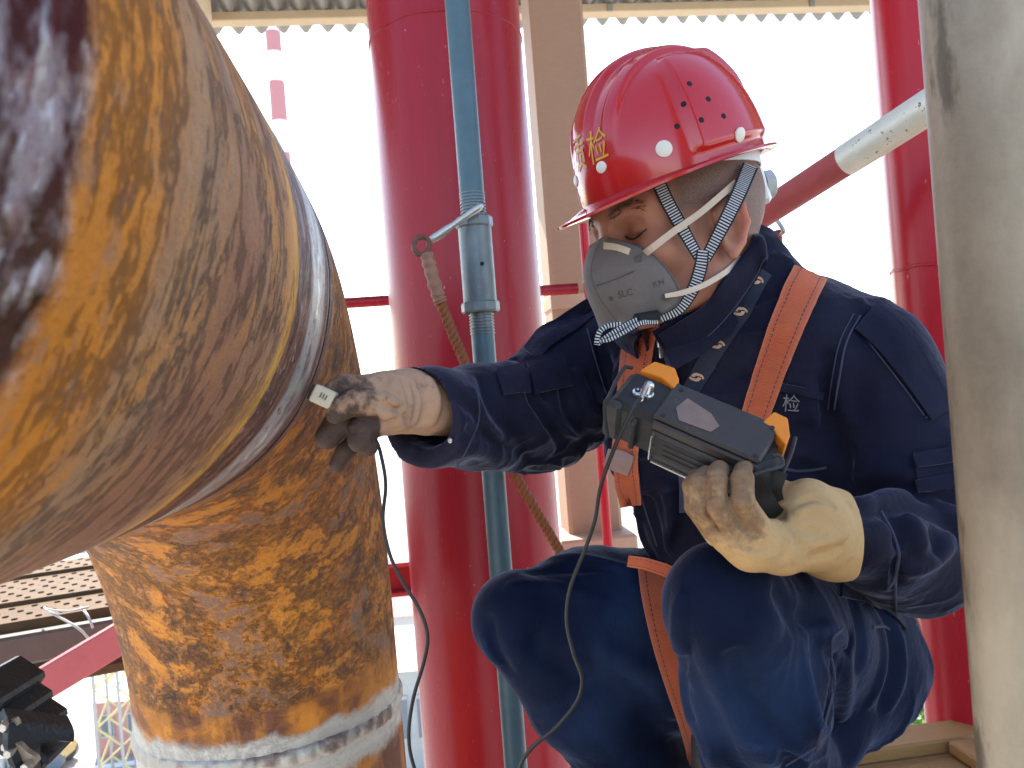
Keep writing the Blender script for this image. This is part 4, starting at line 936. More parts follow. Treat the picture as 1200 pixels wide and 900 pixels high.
# bring the two ridge lines together on the middle plane
gu = np.gradient(full, axis=0); gv = np.gradient(full, axis=1); Nm = nrm(np.cross(gu, gv))
if (Nm*(full-HP(.02, 0, -.04))).sum() < 0: Nm = -Nm
g = G('mask_fabric'); o_ = g.tc(); n1 = g.noise(o_, 300, 5, .7); n2 = g.noise(o_, 40, 4)
c = g.mix(n1, (.105, .088, .078), (.160, .136, .120)); c = g.mix(g.math('MULTIPLY', n2, .3), c, (.27, .235, .21))
M_MASK = g.done(c, .9, 0, g.bump(n1, .3, .001), Sheen_Weight=.15)
mb = MB(); sheet(mb, full[::-1] if ((np.cross(gu, gv)*Nm).sum() < 0) else full, .0016, Nm[::-1] if ((np.cross(gu, gv)*Nm).sum() < 0) else Nm)
mask = obj('mask', mb, M_MASK, worker, angle=180)
MASKS = Surf((np.concatenate(mb.v), mb.f))
M_PIPING = m_plain('mask_piping', (.10, .09, .085), .85, 0, .3, 200, .2); M_NOSE = m_plain('nose_clip', (.66, .55, .38), .45, 0, .2, 90, .1); M_ELAS = m_plain('cream_elastic', (.58, .45, .33), .8, 0, .25, 250, .3)
obj('edge_welt', tube(MB(), Lf[:, -1]+Ns*.0008, .0012, 6), M_PIPING, mask)
obj('centre_seam', tube(MB(), Lf[:, 1]+Ns*.0005, .0012, 6), M_PIPING, mask)
skin_strap('nose_clip', [(708, 288.5), (722, 290), (738, 295.5)], 7.5, M_NOSE, mask, .0004, 14, .0014, MASKS)
skin_strap('upper_strap', [(748, 303.5), (760, 294, .812), (790, 271, .808), (820, 250, .812), (846, 228, .824), (862, 214, .84)], [8, 8.5, 8, 7.5, 7.5, 7.5], M_ELAS, mask, .0006, 30, .0012)
skin_strap('lower_strap', [(779, 347, .810), (800, 343, .812), (825, 334, .818), (850, 319, .84), (868, 303, .87)], [5, 6.5, 6.5, 6.5, 6.5], M_ELAS, mask, .0006, 30, .0012)
for x, y in ((748, 304), (780, 347.5)):
    h = MASKS.hit(x, y)
    if h: box_obj('strap_tab', h[0]+h[1]*.0012, (.0075, .0065, .0022), M_PIPING, mask, np.array((nrm(np.cross(h[1], HU)), HU, h[1])), .001)
# printing on the mask, too worn to read: short marks only, and the fold line
M_PRT = m_plain('faded_print', (.085, .075, .07), .9, 0, .3, 200, .1)
def on_mask(pts, wd, nm_='print'): skin_strap(nm_, pts, wd, M_PRT, mask, .0002, 14, .0004, MASKS)
on_mask([(699, 335), (722, 327), (745, 317)], 1.3, 'fold_line')
h = MASKS.hit(716, 350); mb = MB(); disc_prism(mb, h[0], h[1], .0032, .0004, 12); obj('print', mb, M_PRT, mask)
def text_on(surf, txt, px, py, size_px, ang, mat, parent, name='lettering', off=.0006, sx=1.0):
    tv, tf = text_mesh(txt); ca, sa = math.cos(R(ang)), math.sin(R(ang)); q = []
    for x, y, _ in tv:
        X = px+size_px*(sx*x*ca+y*sa*1.0); Y = py+size_px*(sx*x*sa-y*ca)
        h = surf.hit(X, Y); q.append(h[0]+h[1]*off if h else (q[-1] if q else np.zeros(3)))
    return obj(name, (np.array(q), tf), mat, parent)
text_on(MASKS, 'SLC', 733, 344, 11, -14, M_PRT, mask)
text_on(MASKS, 'KN', 772, 332, 10, -18, M_PRT, mask)
# ------------------------------------------------------------------ navy jacket and trousers
def mat_cloth(name, a, b, worn_lit, scale=1.0):
    g = G(name); o = g.tc(); n = g.noise(o, 26, 6, .65); n2 = g.noise(o, 5, 4); n3 = g.noise(o, 700, 2, .6); fz = g.noise(g.map(o, (1, 1, .35)), 75, 6, .7, .6)
    c = g.mix(n, a, b); c = g.mix(g.math('MULTIPLY', g.step(n2, .45, .7), .30), c, worn_lit)
    c = g.mix(g.math('MULTIPLY', g.step(fz, .60, .78), .22), c, worn_lit)
    geo = g.n('NewGeometry'); edge = g.step(geo.outputs['Pointiness'], .515, .58); c = g.mix(g.math('MULTIPLY', edge, .45), c, worn_lit)  # raised creases lightened: fold highlights painted into the colour along with wear
    wr = g.noise(g.map(o, (1.2, 1, .7), (.3, .5, .4)), 13, 3, .5, .4); h0 = g.bump(wr, .4, .012)
    h = g.math('ADD', g.math('MULTIPLY', n3, .25), g.math('ADD', g.math('MULTIPLY', fz, .55), g.math('MULTIPLY', n, .9)))
    return g.done(c, .80, 0, g.bump(h, .45, .0035, h0), Sheen_Weight=.30, Sheen_Roughness=.28, Sheen_Tint=(.62, .64, .90), Specular_IOR_Level=.12)
M_JKT = mat_cloth('navy_jacket_cloth', (.0050, .0050, .0140), (.0088, .0087, .0220), (.042, .038, .065))
M_TRS = mat_cloth('navy_trouser_cloth', (.0022, .0042, .016), (.0048, .0098, .032), (.034, .066, .155))
M_TAB = mat_cloth('navy_tab_cloth', (.0060, .0060, .0165), (.0110, .0110, .0265), (.042, .039, .066))
M_SEAM = m_plain('seam_thread', (.050, .050, .085), .85, 0, .4, 200, .2)
def half(s, p, n, k=.004, rad=.12):
    """cut away what lies beyond the plane through p with outward normal n, near p"""
    p = np.asarray(p); n = nrm(n); sl, (x, y, z) = s.sub(p-rad, p+rad)
    d = (x-p[0])*n[0]+(y-p[1])*n[1]+(z-p[2])*n[2]
    ins = ((x-p[0])**2+(y-p[1])**2+(z-p[2])**2) < rad*rad
    d = np.where(ins, d, -1).astype(np.float32); s.put(sl, -d, 0, 'sub')
J_FAR = [K(722, 422, 1.15, 60), K(672, 455, 1.14, 68), K(628, 484, 1.09, 66), K(560, 490, .97, 55), K(505, 484, .872, 54), K(472, 484, .83, 55)]
J_NEAR = [K(1012, 448, .935, 82), K(1046, 520, .91, 82), K(1069, 645, .845, 70), K(1030, 640, .775, 54), K(1000, 632, .735, 42), K(975, 628, .71, 38)]
def jacket_base():
    s = SDF(axis_grid(-.17, .56, .0032), axis_grid(.62, 1.32, .0034), axis_grid(.27, .96, .0032))
    s.ell(W(868, 470, 1.01), (pr(136, 1.0), .125, pr(125, 1.0)), None, 0)
    s.ell(W(872, 590, 1.02), (pr(128, 1.0), .125, pr(115, 1.0)), None, .05)
    s.ell(W(905, 690, 1.04), (pr(135, 1.0), .13, pr(85, 1.0)), None, .05)
    s.cap(W(865, 395, 1.0), W(715, 420, 1.15), .085, .062, .04)
    s.cap(W(868, 400, .99), W(1000, 432, .95), .085, .085, .04)
    s.cap(W(858, 355, .965), W(868, 410, .99), .066, .085, .03)
    s.cap(W(874, 316, .938), W(886, 372, .955), .050, .06, .03)
    s.cap(W(800, 400, .98), W(770, 520, 1.02), .06, .07, .04)
    s.cap(W(930, 400, .935), W(935, 520, .95), .07, .07, .05)
    s.chain(J_FAR, .022)
    s.cap(W(960, 372, .99), W(1040, 412, .945), .045, .05, .03)
    return s
def jacket_arm(s): s.chain(J_NEAR, .016)
jk = jacket_base(); jacket_arm(jk)
pre = Surf(jk.mesh(1))
def S3(pts, surf, dflt=None):
    out = []
    for p in pts:
        if len(p) > 2: out.append(W(*p)); continue
        h = surf.hit(*p)
        if h is not None: out.append(h[0])
    return np.array(out)
def vnormals(v, f):
    a = np.cross(v[f[:, 2]]-v[f[:, 0]], v[f[:, 3]]-v[f[:, 1]]); n = np.zeros_like(v)
    for k in range(4): n += np.stack([np.bincount(f[:, k], a[:, m], len(v)) for m in range(3)], 1)
    return nrm(n)
def crumple(v, f, seed, amp, freq, st):
    """soft network of small creases pushed into the cloth"""
    r_ = np.random.default_rng(seed); n = vnormals(v, f); q = v*np.array(st)
    def field(fr, N): 
        w_ = r_.normal(0, 1, (N, 3)); w_ = nrm(w_)*fr*2*math.pi*r_.uniform(.6, 1.4, (N, 1)); return (np.cos(q@w_.T+r_.uniform(0, 6.28, N))).sum(1)/math.sqrt(N/2)
    warp = field(freq*.45, 12)*.7; big = np.clip(.45+.55*field(freq*.25, 10), 0, 1.5)
    d = np.exp(-1.8*np.abs(field(freq, 26)+warp))*amp*big+.45*amp*np.exp(-2*np.abs(field(freq*2.1, 22)))*big+.5*amp*field(freq*.5, 14)
    return v+n*d[:, None]
FOLD_K = 1.9
def folds(s, surf, L):
    for pts, w_, amp in L:
        P = S3(pts, surf)
        if len(P) > 1: s.fold(P, w_*.82, amp*FOLD_K)
J_FOLDS = [
 # far sleeve: spiralling creases and the sag under the elbow
 ([(566, 440), (580, 470), (602, 505), (618, 538)], .011, -.011), ([(552, 448), (570, 490), (590, 525)], .009, .006), ([(590, 428), (612, 470), (636, 505), (648, 530)], .010, .009),
 ([(618, 455), (640, 495), (664, 520), (690, 522)], .010, -.011), ([(632, 470), (660, 505), (690, 514)], .008, .007), ([(655, 440), (668, 478), (684, 508), (696, 520)], .010, -.010),
 ([(672, 432), (688, 470), (704, 505)], .009, .008), ([(690, 392), (692, 420), (705, 460), (716, 495)], .008, .007), ([(703, 395), (704, 425), (714, 460)], .009, -.008), ([(600, 420), (628, 440), (640, 470)], .008, -.007),
 ([(520, 455), (545, 470), (575, 500)], .010, -.006), ([(530, 520), (570, 528), (600, 545)], .009, .006), ([(545, 500), (585, 520), (625, 540)], .008, -.007), ([(580, 545), (620, 548), (660, 540)], .010, .006),
 # near sleeve: elbow creases
 ([(985, 585), (1035, 578), (1090, 586), (1132, 600)], .011, -.013), ([(1000, 602), (1050, 594), (1100, 612), (1134, 640)], .011, -.013), ([(1010, 590), (1060, 583), (1110, 597), (1135, 615)], .009, .010),
 ([(1036, 600), (1052, 618), (1056, 645)], .010, -.012), ([(1060, 604), (1074, 625), (1078, 650)], .009, .009), ([(1086, 618), (1098, 640), (1094, 655)], .010, -.010), ([(1050, 672), (1080, 668), (1100, 652), (1112, 628)], .009, .008),
 ([(1050, 655), (1049, 690), (1050, 722)], .006, -.006), ([(1044, 660), (1042, 695), (1046, 722)], .007, .005), ([(985, 560), (1030, 552), (1080, 560)], .011, .006), ([(1110, 500), (1120, 540), (1128, 580)], .014, .006),
 # armhole, chest and belly
 ([(972, 408), (966, 455), (974, 500), (986, 545), (992, 575)], .012, -.012), ([(990, 410), (984, 455), (990, 500)], .012, .005), ([(800, 400), (790, 450)], .010, -.004), ([(830, 430), (860, 440), (880, 430)], .010, -.004),
 ([(745, 590), (752, 625), (768, 655)], .008, .009), ([(758, 580), (766, 620), (780, 655)], .008, -.009), ([(780, 560), (786, 610), (778, 650)], .008, .008), ([(800, 560), (802, 610), (790, 650)], .009, -.009), ([(735, 560), (740, 600), (752, 640)], .008, -.007),
 ([(738, 400), (725, 440), (720, 490)], .012, -.008), ([(715, 380), (725, 420), (735, 470)], .010, .007), ([(930, 545), (960, 560), (985, 575)], .010, -.009), ([(920, 440), (950, 460), (960, 500)], .014, .004), ([(1000, 345), (1040, 385), (1070, 430)], .012, .004)]
folds(jk, pre, J_FOLDS)
# open, turned cuff of the far sleeve
a, b_ = J_FAR[-2][0], J_FAR[-1][0]; ad = nrm(b_-a); ad = nrm(ad+.25*np.array((0, 0, -1)))
half(jk, W(490, 484, .85), ad, rad=.11)
jk.cap(a+(a-b_)*.2, b_+(b_-a)*.8, pr(43, .9), pr(50, .83), .006, 'sub')
jv, jf = jk.mesh(2); jv = crumple(jv, jf, 21, .0044, 17, (.35, .5, 1.0))
jacket = obj('jacket', (jv, jf), M_JKT, worker, angle=180); JS = Surf((jv, jf))
def jstrap(name, pts, width, mat, parent, off=.0012, n=40, thick=.0022, nv=7, soft=4, surf=None):
    mb = MB(); (surf or JS).strap(mb, pts, width, thick, off, n, nv, soft=soft); return obj(name, mb, mat, parent, angle=60)
def seam(pts, parent=None, surf=None, r=.0011, mat=None, n=40, name='seam', dash=False):
    sf = surf or JS; q = cat_rom(np.array(pts, float)[:, :2], n); P = []
    for x, y in q:
        h = sf.hit(x, y)
        if h is not None: P.append(h[0]+h[1]*.0004)
    if len(P) < 3: return
    P = np.array(P); brk = [0]+[i+1 for i in range(len(P)-1) if np.linalg.norm(P[i+1]-P[i]) > .02]+[len(P)]; mb = MB()
    for i, j in zip(brk, brk[1:]):
        if j-i > 2: tube(mb, P[i:j], r, 6)
    if mb.n: return obj(name, mb, mat or M_SEAM, parent or jacket)
# cuffs, seams, tabs, pockets
seam([(549, 440), (560, 465), (560, 495), (545, 530), (536, 545)]); seam([(1032, 600), (1046, 626), (1053, 652), (1048, 678), (1040, 690)], r=.0016); seam([(1052, 655), (1049, 690), (1051, 724)], r=.0014)
seam([(1008, 370), (992, 400), (984, 440), (978, 480)]); seam([(1000, 368), (984, 400), (976, 440), (970, 480)], r=.0007); seam([(688, 385), (697, 420), (708, 455), (716, 480)])
jstrap('shoulder_tab', [(1012, 372), (1040, 396), (1068, 432), (1090, 466), (1102, 486)], [40, 40, 36, 32, 30], M_TAB, jacket, .0025, thick=.003)
seam([(1006, 386), (1028, 414), (1056, 450), (1083, 487)], r=.0009); seam([(1098, 478), (1092, 486), (1084, 490)], r=.0012)
jstrap('pen_pocket', [(1092, 531), (1098, 575)], [46, 46], M_TAB, jacket, .0008, 14); jstrap('pen_pocket_flap', [(1093, 528), (1096, 546)], [52, 50], M_TAB, jacket, .004, 10, .003); jstrap('pen_pocket_flap', [(1095, 558), (1098, 575)], [52, 50], M_TAB, jacket, .004, 10, .003)
jstrap('shoulder_tab', [(694, 360), (668, 378), (640, 398), (622, 418)], [26, 28, 24, 20], M_TAB, jacket, .003, thick=.003)
jstrap('sleeve_pocket_flap', [(596, 432), (600, 448), (602, 462)], [34, 34, 30], M_TAB, jacket, .003, 14, .003); jstrap('sleeve_pocket_flap', [(638, 420), (642, 440), (646, 458)], [44, 46, 48], M_TAB, jacket, .004, 14, .003)
jstrap('chest_pocket_flap', [(880, 448), (930, 456), (962, 464)], [10, 10, 9], M_TAB, jacket, .0015, 20); seam([(905, 545), (935, 552), (968, 548)], r=.0018); seam([(745, 520), (752, 580), (770, 640)])
M_EMB = m_plain('grey_embroidery', (.20, .17, .19), .85, 0, .4, 300, .3)
text_on(JS, '检', 927, 474, 22, 4, M_EMB, jacket, off=.0010, sx=.95)
M_SNAP = m_plain('snap_steel', (.5, .48, .45), .3, .8, .2, 90, .1)
for x, y, r in ((528, 516, 3.2), (912, 491, 5)):
    h = JS.hit(x, y)
    if h: mb = MB(); disc_prism(mb, h[0], h[1], pr(r, .87), .0025, 14, .4); obj('snap', mb, M_SNAP, jacket)
# collar leaf, folded down, open at the throat
inn = [W(771, 392, .862), W(800, 375, .858), W(828, 355, .862), W(846, 330, .868), W(868, 302, .885), W(884, 277, .91), W(862, 276, .985), W(825, 288, 1.03), W(780, 320, 1.05), W(745, 355, 1.03), W(742, 376, .985), W(752, 392, .935)]
out = [W(797, 428, .862), W(818, 408, .850), W(843, 384, .848), W(867, 355, .862), W(887, 324, .892), W(898, 304, .94), W(885, 320, 1.03), W(835, 335, 1.08), W(770, 350, 1.10), W(725, 372, 1.07), W(722, 400, 1.0), W(748, 420, .935)]
for k in range(6):
    x, y = unW(inn[k]); h = SKIN.hit(x, y)
    if h is not None: inn[k] = W(x, y, min(inn[k][1], h[0][1]-.009))
    x, y = unW(out[k]); h = JS.hit(x, y)
    if h is not None: out[k] = W(x, y, min(out[k][1]+.03, h[0][1]-.007))
inn, out = cat_rom(inn, 70), cat_rom(out, 70); tt = np.linspace(0, 1, 12)
ctr_ = W(828, 350, .96); rad_ = nrm((inn+out)/2-ctr_)
A = inn[:, None]*(1-tt)[None, :, None]+out[:, None]*tt[None, :, None]+(rad_*.6+BZ*.5)[:, None]*(.012*np.sin(tt*math.pi))[None, :, None]
for i in range(70):
    for j in range(12):
        if A[i, j, 1] > .97: continue
        x, y = unW(A[i, j])
        if y < 302: continue
        hs_ = [q_[0][1] for q_ in (SKIN.hit(x, y), JS.hit(x, y)) if q_ is not None]
        if hs_: A[i, j] = W(x, y, min(A[i, j, 1], min(hs_)-.006))
for _ in range(3): A[1:-1, 1:-1] = .5*A[1:-1, 1:-1]+.125*(A[:-2, 1:-1]+A[2:, 1:-1]+A[1:-1, :-2]+A[1:-1, 2:])
gu = np.gradient(A, axis=0); gv = np.gradient(A, axis=1); N = nrm(np.cross(gu, gv))
if (N*(A-ctr_)).sum() < 0: N = -N; A = A[:, ::-1]; N = N[:, ::-1]
mb = MB(); sheet(mb, A, .0032, N); collar = obj('collar', mb, M_JKT, jacket, angle=70)
COL_V, COL_F = np.concatenate(mb.v), mb.f; COLS = Surf((COL_V, COL_F))
P = A[:, 1 if np.linalg.norm(A[0, 0]-out[0]) < np.linalg.norm(A[0, -1]-out[0]) else -2]+N[:, 0]*.002
obj('stitching', tube(MB(), P, .0007, 5), M_SEAM, jacket)
# collar stand: fills the neck opening
std = cat_rom([W(775, 388, .872), W(806, 370, .872), W(832, 350, .878), W(850, 328, .89), W(866, 302, .915), W(868, 292, .95), W(850, 292, .99), W(815, 310, 1.02), W(775, 340, 1.03), W(755, 366, .99), W(757, 386, .93)], 60)
mb = MB(); ribbon(mb, std-BZ*.022, nrm(std-ctr_), .05, .003, 5); obj('collar_stand', mb, M_JKT, jacket)
# zip with its pull
mb = MB(); zp = S3([(772, 400), (782, 425), (790, 445)], JS)
jstrap('zip_tape', [(776, 396), (786, 430), (796, 470), (800, 540), (800, 600)], 9, M_SEAM, jacket, .0012, 40)
h = JS.hit(778, 404); zb = h[0]+h[1]*.010
mb = MB(); box(mb, zb, (.0075, .004, .018), None, .0015); box(mb, zb-BZ*.014, (.005, .003, .014), None, .001); obj('zip_pull', mb, M_SNAP, jacket)

# trousers ---------------------------------------------------------
T_FAR = [K(915, 770, 1.07, 105), K(780, 745, 1.05, 98), K(690, 732, 1.03, 86), K(607, 722, .985, 52)]
T_SHF = [K(605, 724, .985, 50), K(690, 815, 1.02, 66), K(770, 925, 1.08, 62), K(735, 1020, 1.05, 52)]
T_NEAR = [K(978, 765, 1.03, 86), K(920, 735, .87, 86), K(850, 706, .715, 70)]
T_SHN = [K(850, 708, .715, 66), K(880, 800, .78, 80), K(905, 900, .86, 70), K(885, 1060, .88, 58)]
def trousers_base():
    s = SDF(axis_grid(-.10, .60, .0038), axis_grid(.60, 1.36, .004), axis_grid(-.02, .56, .0038))
    s.ell(W(958, 765, 1.04), (pr(104, 1.04), .14, pr(100, 1.04)), None, 0)
    s.ell(W(925, 710, 1.04), (pr(116, 1.04), .135, pr(60, 1.04)), None, .04)
    s.chain(T_FAR, .03); s.chain(T_SHF, .02); s.chain(T_NEAR, .03); s.chain(T_SHN, .016)
    s.cap(W(985, 760, .99), W(955, 850, .93), pr(42, .95), pr(52, .95), .03)
    return s
tr = trousers_base(); pre = Surf(tr.mesh(1))
T_FOLDS = [
 ([(1012, 700), (1030, 740), (1030, 790), (1012, 830)], .008, .008), ([(1024, 698), (1044, 740), (1046, 790), (1028, 835)], .008, -.008), ([(1036, 700), (1056, 745), (1058, 795), (1040, 835)], .008, .007), ([(1000, 700), (1014, 745), (1010, 790)], .008, -.009),
 ([(800, 690), (797, 740), (806, 795)], .010, .006), ([(812, 745), (800, 800), (815, 850)], .010, -.008), ([(832, 735), (846, 800), (876, 860), (912, 898)], .014, .009), ([(855, 760), (868, 810), (905, 870), (935, 900)], .014, -.008), ([(940, 735), (972, 742), (990, 752)], .009, .007),
 ([(975, 760), (970, 800), (960, 850)], .008, -.008), ([(990, 770), (996, 800), (985, 840)], .010, .009), ([(985, 748), (1000, 760)], .010, -.016), ([(820, 850), (840, 880), (850, 900)], .012, .006), ([(905, 690), (930, 720), (960, 735)], .012, -.007),
 ([(590, 690), (640, 690), (690, 700)], .008, .006), ([(575, 720), (580, 760), (600, 790)], .009, -.007), ([(565, 745), (588, 780)], .008, .006), ([(610, 670), (660, 668), (720, 665)], .010, -.006), ([(640, 655), (690, 655), (745, 668)], .008, .005), ([(620, 740), (640, 770), (690, 800)], .012, -.006), ([(700, 760), (760, 790), (800, 840)], .014, .008)]
folds(tr, pre, T_FOLDS)
tv_, tf_ = tr.mesh(2); tv_ = crumple(tv_, tf_, 33, .0052, 15, (1.0, .7, .45)); trousers = obj('trousers', (tv_, tf_), M_TRS, worker, angle=180); TS = Surf((tv_, tf_))
seam([(986, 738), (976, 748), (974, 770), (977, 800), (968, 840), (955, 880)], trousers, TS, .0016); seam([(1008, 708), (1022, 702), (1036, 700)], trousers, TS, .0012); seam([(1022, 735), (1034, 734), (1042, 738)], trousers, TS, .002, name='belt_loop')
seam([(960, 872), (940, 885), (920, 897)], trousers, TS, .0012)
jstrap('waistband', [(985, 690), (1015, 697), (1045, 712), (1066, 735)], [20, 20, 18, 14], M_TAB, trousers, .001, 24, .003, surf=TS)
# boots: one flat, one on its toes
M_BOOT = m_plain('black_boot_leather', (.02, .018, .017), .45, 0, .5, 60, .3); M_SOLE = m_plain('boot_sole', (.03, .028, .026), .8, 0, .3, 80, .3)
for an, toe, lift in ((T_SHN[3][0], nrm(np.array((-.55, -.83, 0))), .0), (T_SHF[3][0], nrm(np.array((-.85, -.5, 0))), .05)):
    s = SDF(axis_grid(an[0]-.30, an[0]+.2, .006), axis_grid(an[1]-.32, an[1]+.2, .006), axis_grid(-.02, .34, .006)); q = np.array((an[0], an[1], 0))
    s.chain([(q+BZ*.27, .058), (q+BZ*(.10+lift), .060), (q+toe*.08+BZ*(.062+lift*.6), .052), (q+toe*.17+BZ*.050, .045)], .03)
    s.cap(q-toe*.03+BZ*(.06+lift), q+BZ*(.09+lift), .05, .055, .03); half(s, q+BZ*.018, -BZ, rad=.4)
    bt = obj('boot', s.mesh(2), M_BOOT, worker, angle=180)
    mb = MB(); u = np.linspace(-.085, .215, 16); wd = np.array([.03, .06, .075, .08, .082, .084, .088, .092, .096, .098, .098, .096, .09, .08, .06, .03])
    ribbon(mb, q+u[:, None]*toe+BZ*.011, np.tile(BZ, (16, 1)), wd*1.06, .022, 5); obj('sole', mb, M_SOLE, bt)
# ------------------------------------------------------------------ work gloves
def mat_glove(name, a, b, dirt_shade_col, bumpd):
    g = G(name); o = g.tc(); n = g.noise(o, 60, 6, .65); n2 = g.noise(o, 18, 5, .6, .6); n3 = g.noise(o, 900, 2); wv = g.noise(g.map(o, (1, 1, 1)), 170, 5, .7)
    c = g.mix(n2, a, b); c = g.mix(g.math('MULTIPLY', g.step(n, .5, .75), .35), c, tuple(x*.5 for x in a))
    d = g.attr('dirt_shade'); dd = g.step(g.math('ADD', d, g.math('MULTIPLY', g.math('SUBTRACT', n, .5), 1.3)), .30, .72)
    c = g.mix(g.math('MULTIPLY', dd, .94), c, g.mix(wv, dirt_shade_col, tuple(x*3+.012 for x in dirt_shade_col)))
    h = g.math('ADD', g.math('MULTIPLY', n2, .8), g.math('ADD', g.math('MULTIPLY', wv, .5), g.math('MULTIPLY', n3, .2)))
    return g.done(c, g.math('SUBTRACT', .88, g.math('MULTIPLY', dd, .25)), 0, g.bump(h, .6, bumpd))
M_GLN = mat_glove('cream_canvas_glove', (.48, .28, .115), (.58, .37, .17), (.11, .060, .030), .004)
M_GLF = mat_glove('dirty_leather_glove', (.40, .225, .135), (.50, .30, .19), (.024, .013, .010), .004)
def glove(bounds, build, mat, dirt_shade, h=.0017):
    s = SDF(axis_grid(bounds[0][0], bounds[0][1], h), axis_grid(bounds[1][0], bounds[1][1], h), axis_grid(bounds[2][0], bounds[2][1], h)); build(s)
    v, f = s.mesh(2); px = np.array([unW(p) for p in v]); return obj('glove', (v, f), mat, worker, attrs=dict(dirt_shade=dirt_shade(px, v)), angle=180), Surf((v, f))
def near_build(s):
    s.chain([K(992, 632, .750, 47), K(976, 628, .726, 49), K(945, 620, .690, 46), K(915, 638, .668, 32), K(880, 638, .655, 28), K(856, 626, .655, 24)], .012)
    s.cap(*[x for k in ((948, 588, .70, 26), (972, 600, .725, 24)) for x in K(*k)][0:3:2], pr(26, .7), pr(24, .72), .015)
    fk = .0022
    s.chain([K(890, 622, .648, 17), K(870, 588, .637, 14), K(870, 562, .646, 13.6), K(873, 551, .668, 12.5)], fk)
    s.chain([K(866, 632, .650, 16), K(839, 592, .640, 13.6), K(838.5, 562, .649, 13.2), K(843, 551, .672, 12)], fk)
    s.chain([K(850, 630, .658, 17), K(820, 596, .654, 12), K(819, 566, .660, 11.6), K(828, 556, .680, 11)], fk)
    s.chain([K(840, 626, .668, 15), K(814, 594, .668, 11.5), K(811, 569, .672, 11), K(817, 558, .690, 9.5)], fk)
    s.chain([K(928, 606, .695, 24), K(908, 580, .712, 18), K(896, 560, .735, 16)], .008)
    a, b = W(960, 625, .705), W(992, 632, .745); half(s, W(1001, 630, .712), np.array((1, -.12, -.05)), rad=.12)
    s.cap(W(892, 566, .655), W(909, 604, .672), pr(13, .66), pr(9, .67), .010, 'sub')
    pre = Surf(s.mesh(1))
    folds(s, pre, [([(912, 598), (921, 612), (936, 636), (940, 652)], .0035, -.0045), ([(924, 612), (940, 622), (960, 622)], .004, -.003), ([(930, 604), (950, 596), (975, 600)], .005, .003), ([(922, 624), (921, 640), (917, 655)], .003, -.004), ([(935, 590), (960, 584), (980, 596)], .004, -.003),
        ([(854, 550, .640), (854, 575, .628), (856, 596, .630), (870, 618, .634)], .0034, -.0075), ([(829, 553, .652), (829, 575, .642), (832, 598, .642), (846, 622, .646)], .0030, -.0065), ([(816, 556, .664), (817, 580, .656), (822, 604, .656)], .0026, -.0045), ([(900, 640), (875, 640), (850, 622)], .003, -.0022), ([(905, 652), (880, 650), (855, 640)], .003, .0018), ([(945, 655), (968, 650), (990, 640)], .005, -.003), ([(950, 640), (975, 632), (996, 622)], .004, .003), ([(885, 605), (880, 618), (890, 632)], .003, -.002), ([(905, 610), (898, 624), (905, 640)], .003, .002)])
    for P in ([(869, 588), (869, 562), (872, 551)], [(839, 592), (838, 562), (842, 552)], [(823, 596), (822, 566), (826, 557)]):
        for y in np.arange(556, 606, 8.5):
            x = np.interp(y, [551, 562, 590, 606], [P[2][0], P[1][0], P[0][0], P[0][0]+8]); folds(s, pre, [([(x-10, y+1.5), (x, y-1), (x+10, y+1.5)], .0018, -.0011)])
near_glove, NGS = glove(((.12, .36), (.56, .80), (.47, .65)), near_build, M_GLN, lambda q, v: np.clip(.66-.50*sstep(q[:, 0], 872, 925)-.5*sstep(q[:, 1], 615, 660)+.35*sstep(-q[:, 1], -575, -550)+.5*np.exp(-((q[:, 0]-854.5-.9*np.clip(q[:, 1]-585, 0, 99)*.5)/2.6)**2)*(q[:, 1] < 622)+.5*np.exp(-((q[:, 0]-829)/2.4)**2)*(q[:, 1] < 606), 0, 1), .0013)  # dirt on the fingers, plus shade painted as dark lines in their gaps
def far_build(s):
    s.chain([K(545, 480, .935, 30), K(520, 473, .90, 36), K(500, 471, .872, 37), K(478, 470, .845, 36), K(452, 472, .82, 36), K(430, 466, .802, 27)], .010)
    s.cap(W(486, 452, .858), W(495, 440, .866), pr(16, .86), pr(7, .86), .008)
    s.chain([K(425, 460, .798, 21), K(404, 455, .790, 16), K(392, 458, .786, 13)], .004)
    s.chain([K(446, 474, .790, 20), K(416, 471, .772, 16), K(398, 480, .767, 14), K(393, 485, .768, 12)], .003)
    s.chain([K(436, 490, .812, 18), K(396, 497, .796, 16.5), K(384, 512, .790, 15)], .003)
    s.chain([K(446, 494, .806, 17), K(424, 503, .786, 15.5), K(422, 516, .784, 14), K(432, 524, .788, 11)], .003)
    s.chain([K(430, 508, .815, 14), K(404, 529, .806, 10.5), K(395, 544, .803, 9.5)], .003)
    pre = Surf(s.mesh(1))
    folds(s, pre, [([(470, 440), (478, 458), (482, 480)], .004, -.004), ([(482, 446), (490, 470), (484, 496)], .005, -.004), ([(474, 484), (476, 490), (478, 496)], .003, -.006), ([(440, 446), (455, 456), (470, 462)], .004, -.003), ([(412, 446), (425, 458), (436, 470)], .004, -.004), ([(455, 440), (448, 458), (456, 478)], .005, -.004), ([(488, 440), (500, 470), (492, 500)], .006, -.005), ([(500, 440), (512, 470), (504, 500)], .006, .005), ([(420, 452), (432, 470), (438, 480)], .004, .003), ([(430, 470), (450, 476), (468, 480)], .004, -.003), ([(440, 460), (458, 470), (472, 474)], .004, .003), ([(446, 492), (460, 486), (470, 492)], .004, .003), ([(396, 498), (390, 506), (384, 514)], .0025, -.003), ([(410, 502), (420, 510), (430, 512)], .0025, -.003), ([(462, 500), (470, 494), (474, 502)], .004, .004)])
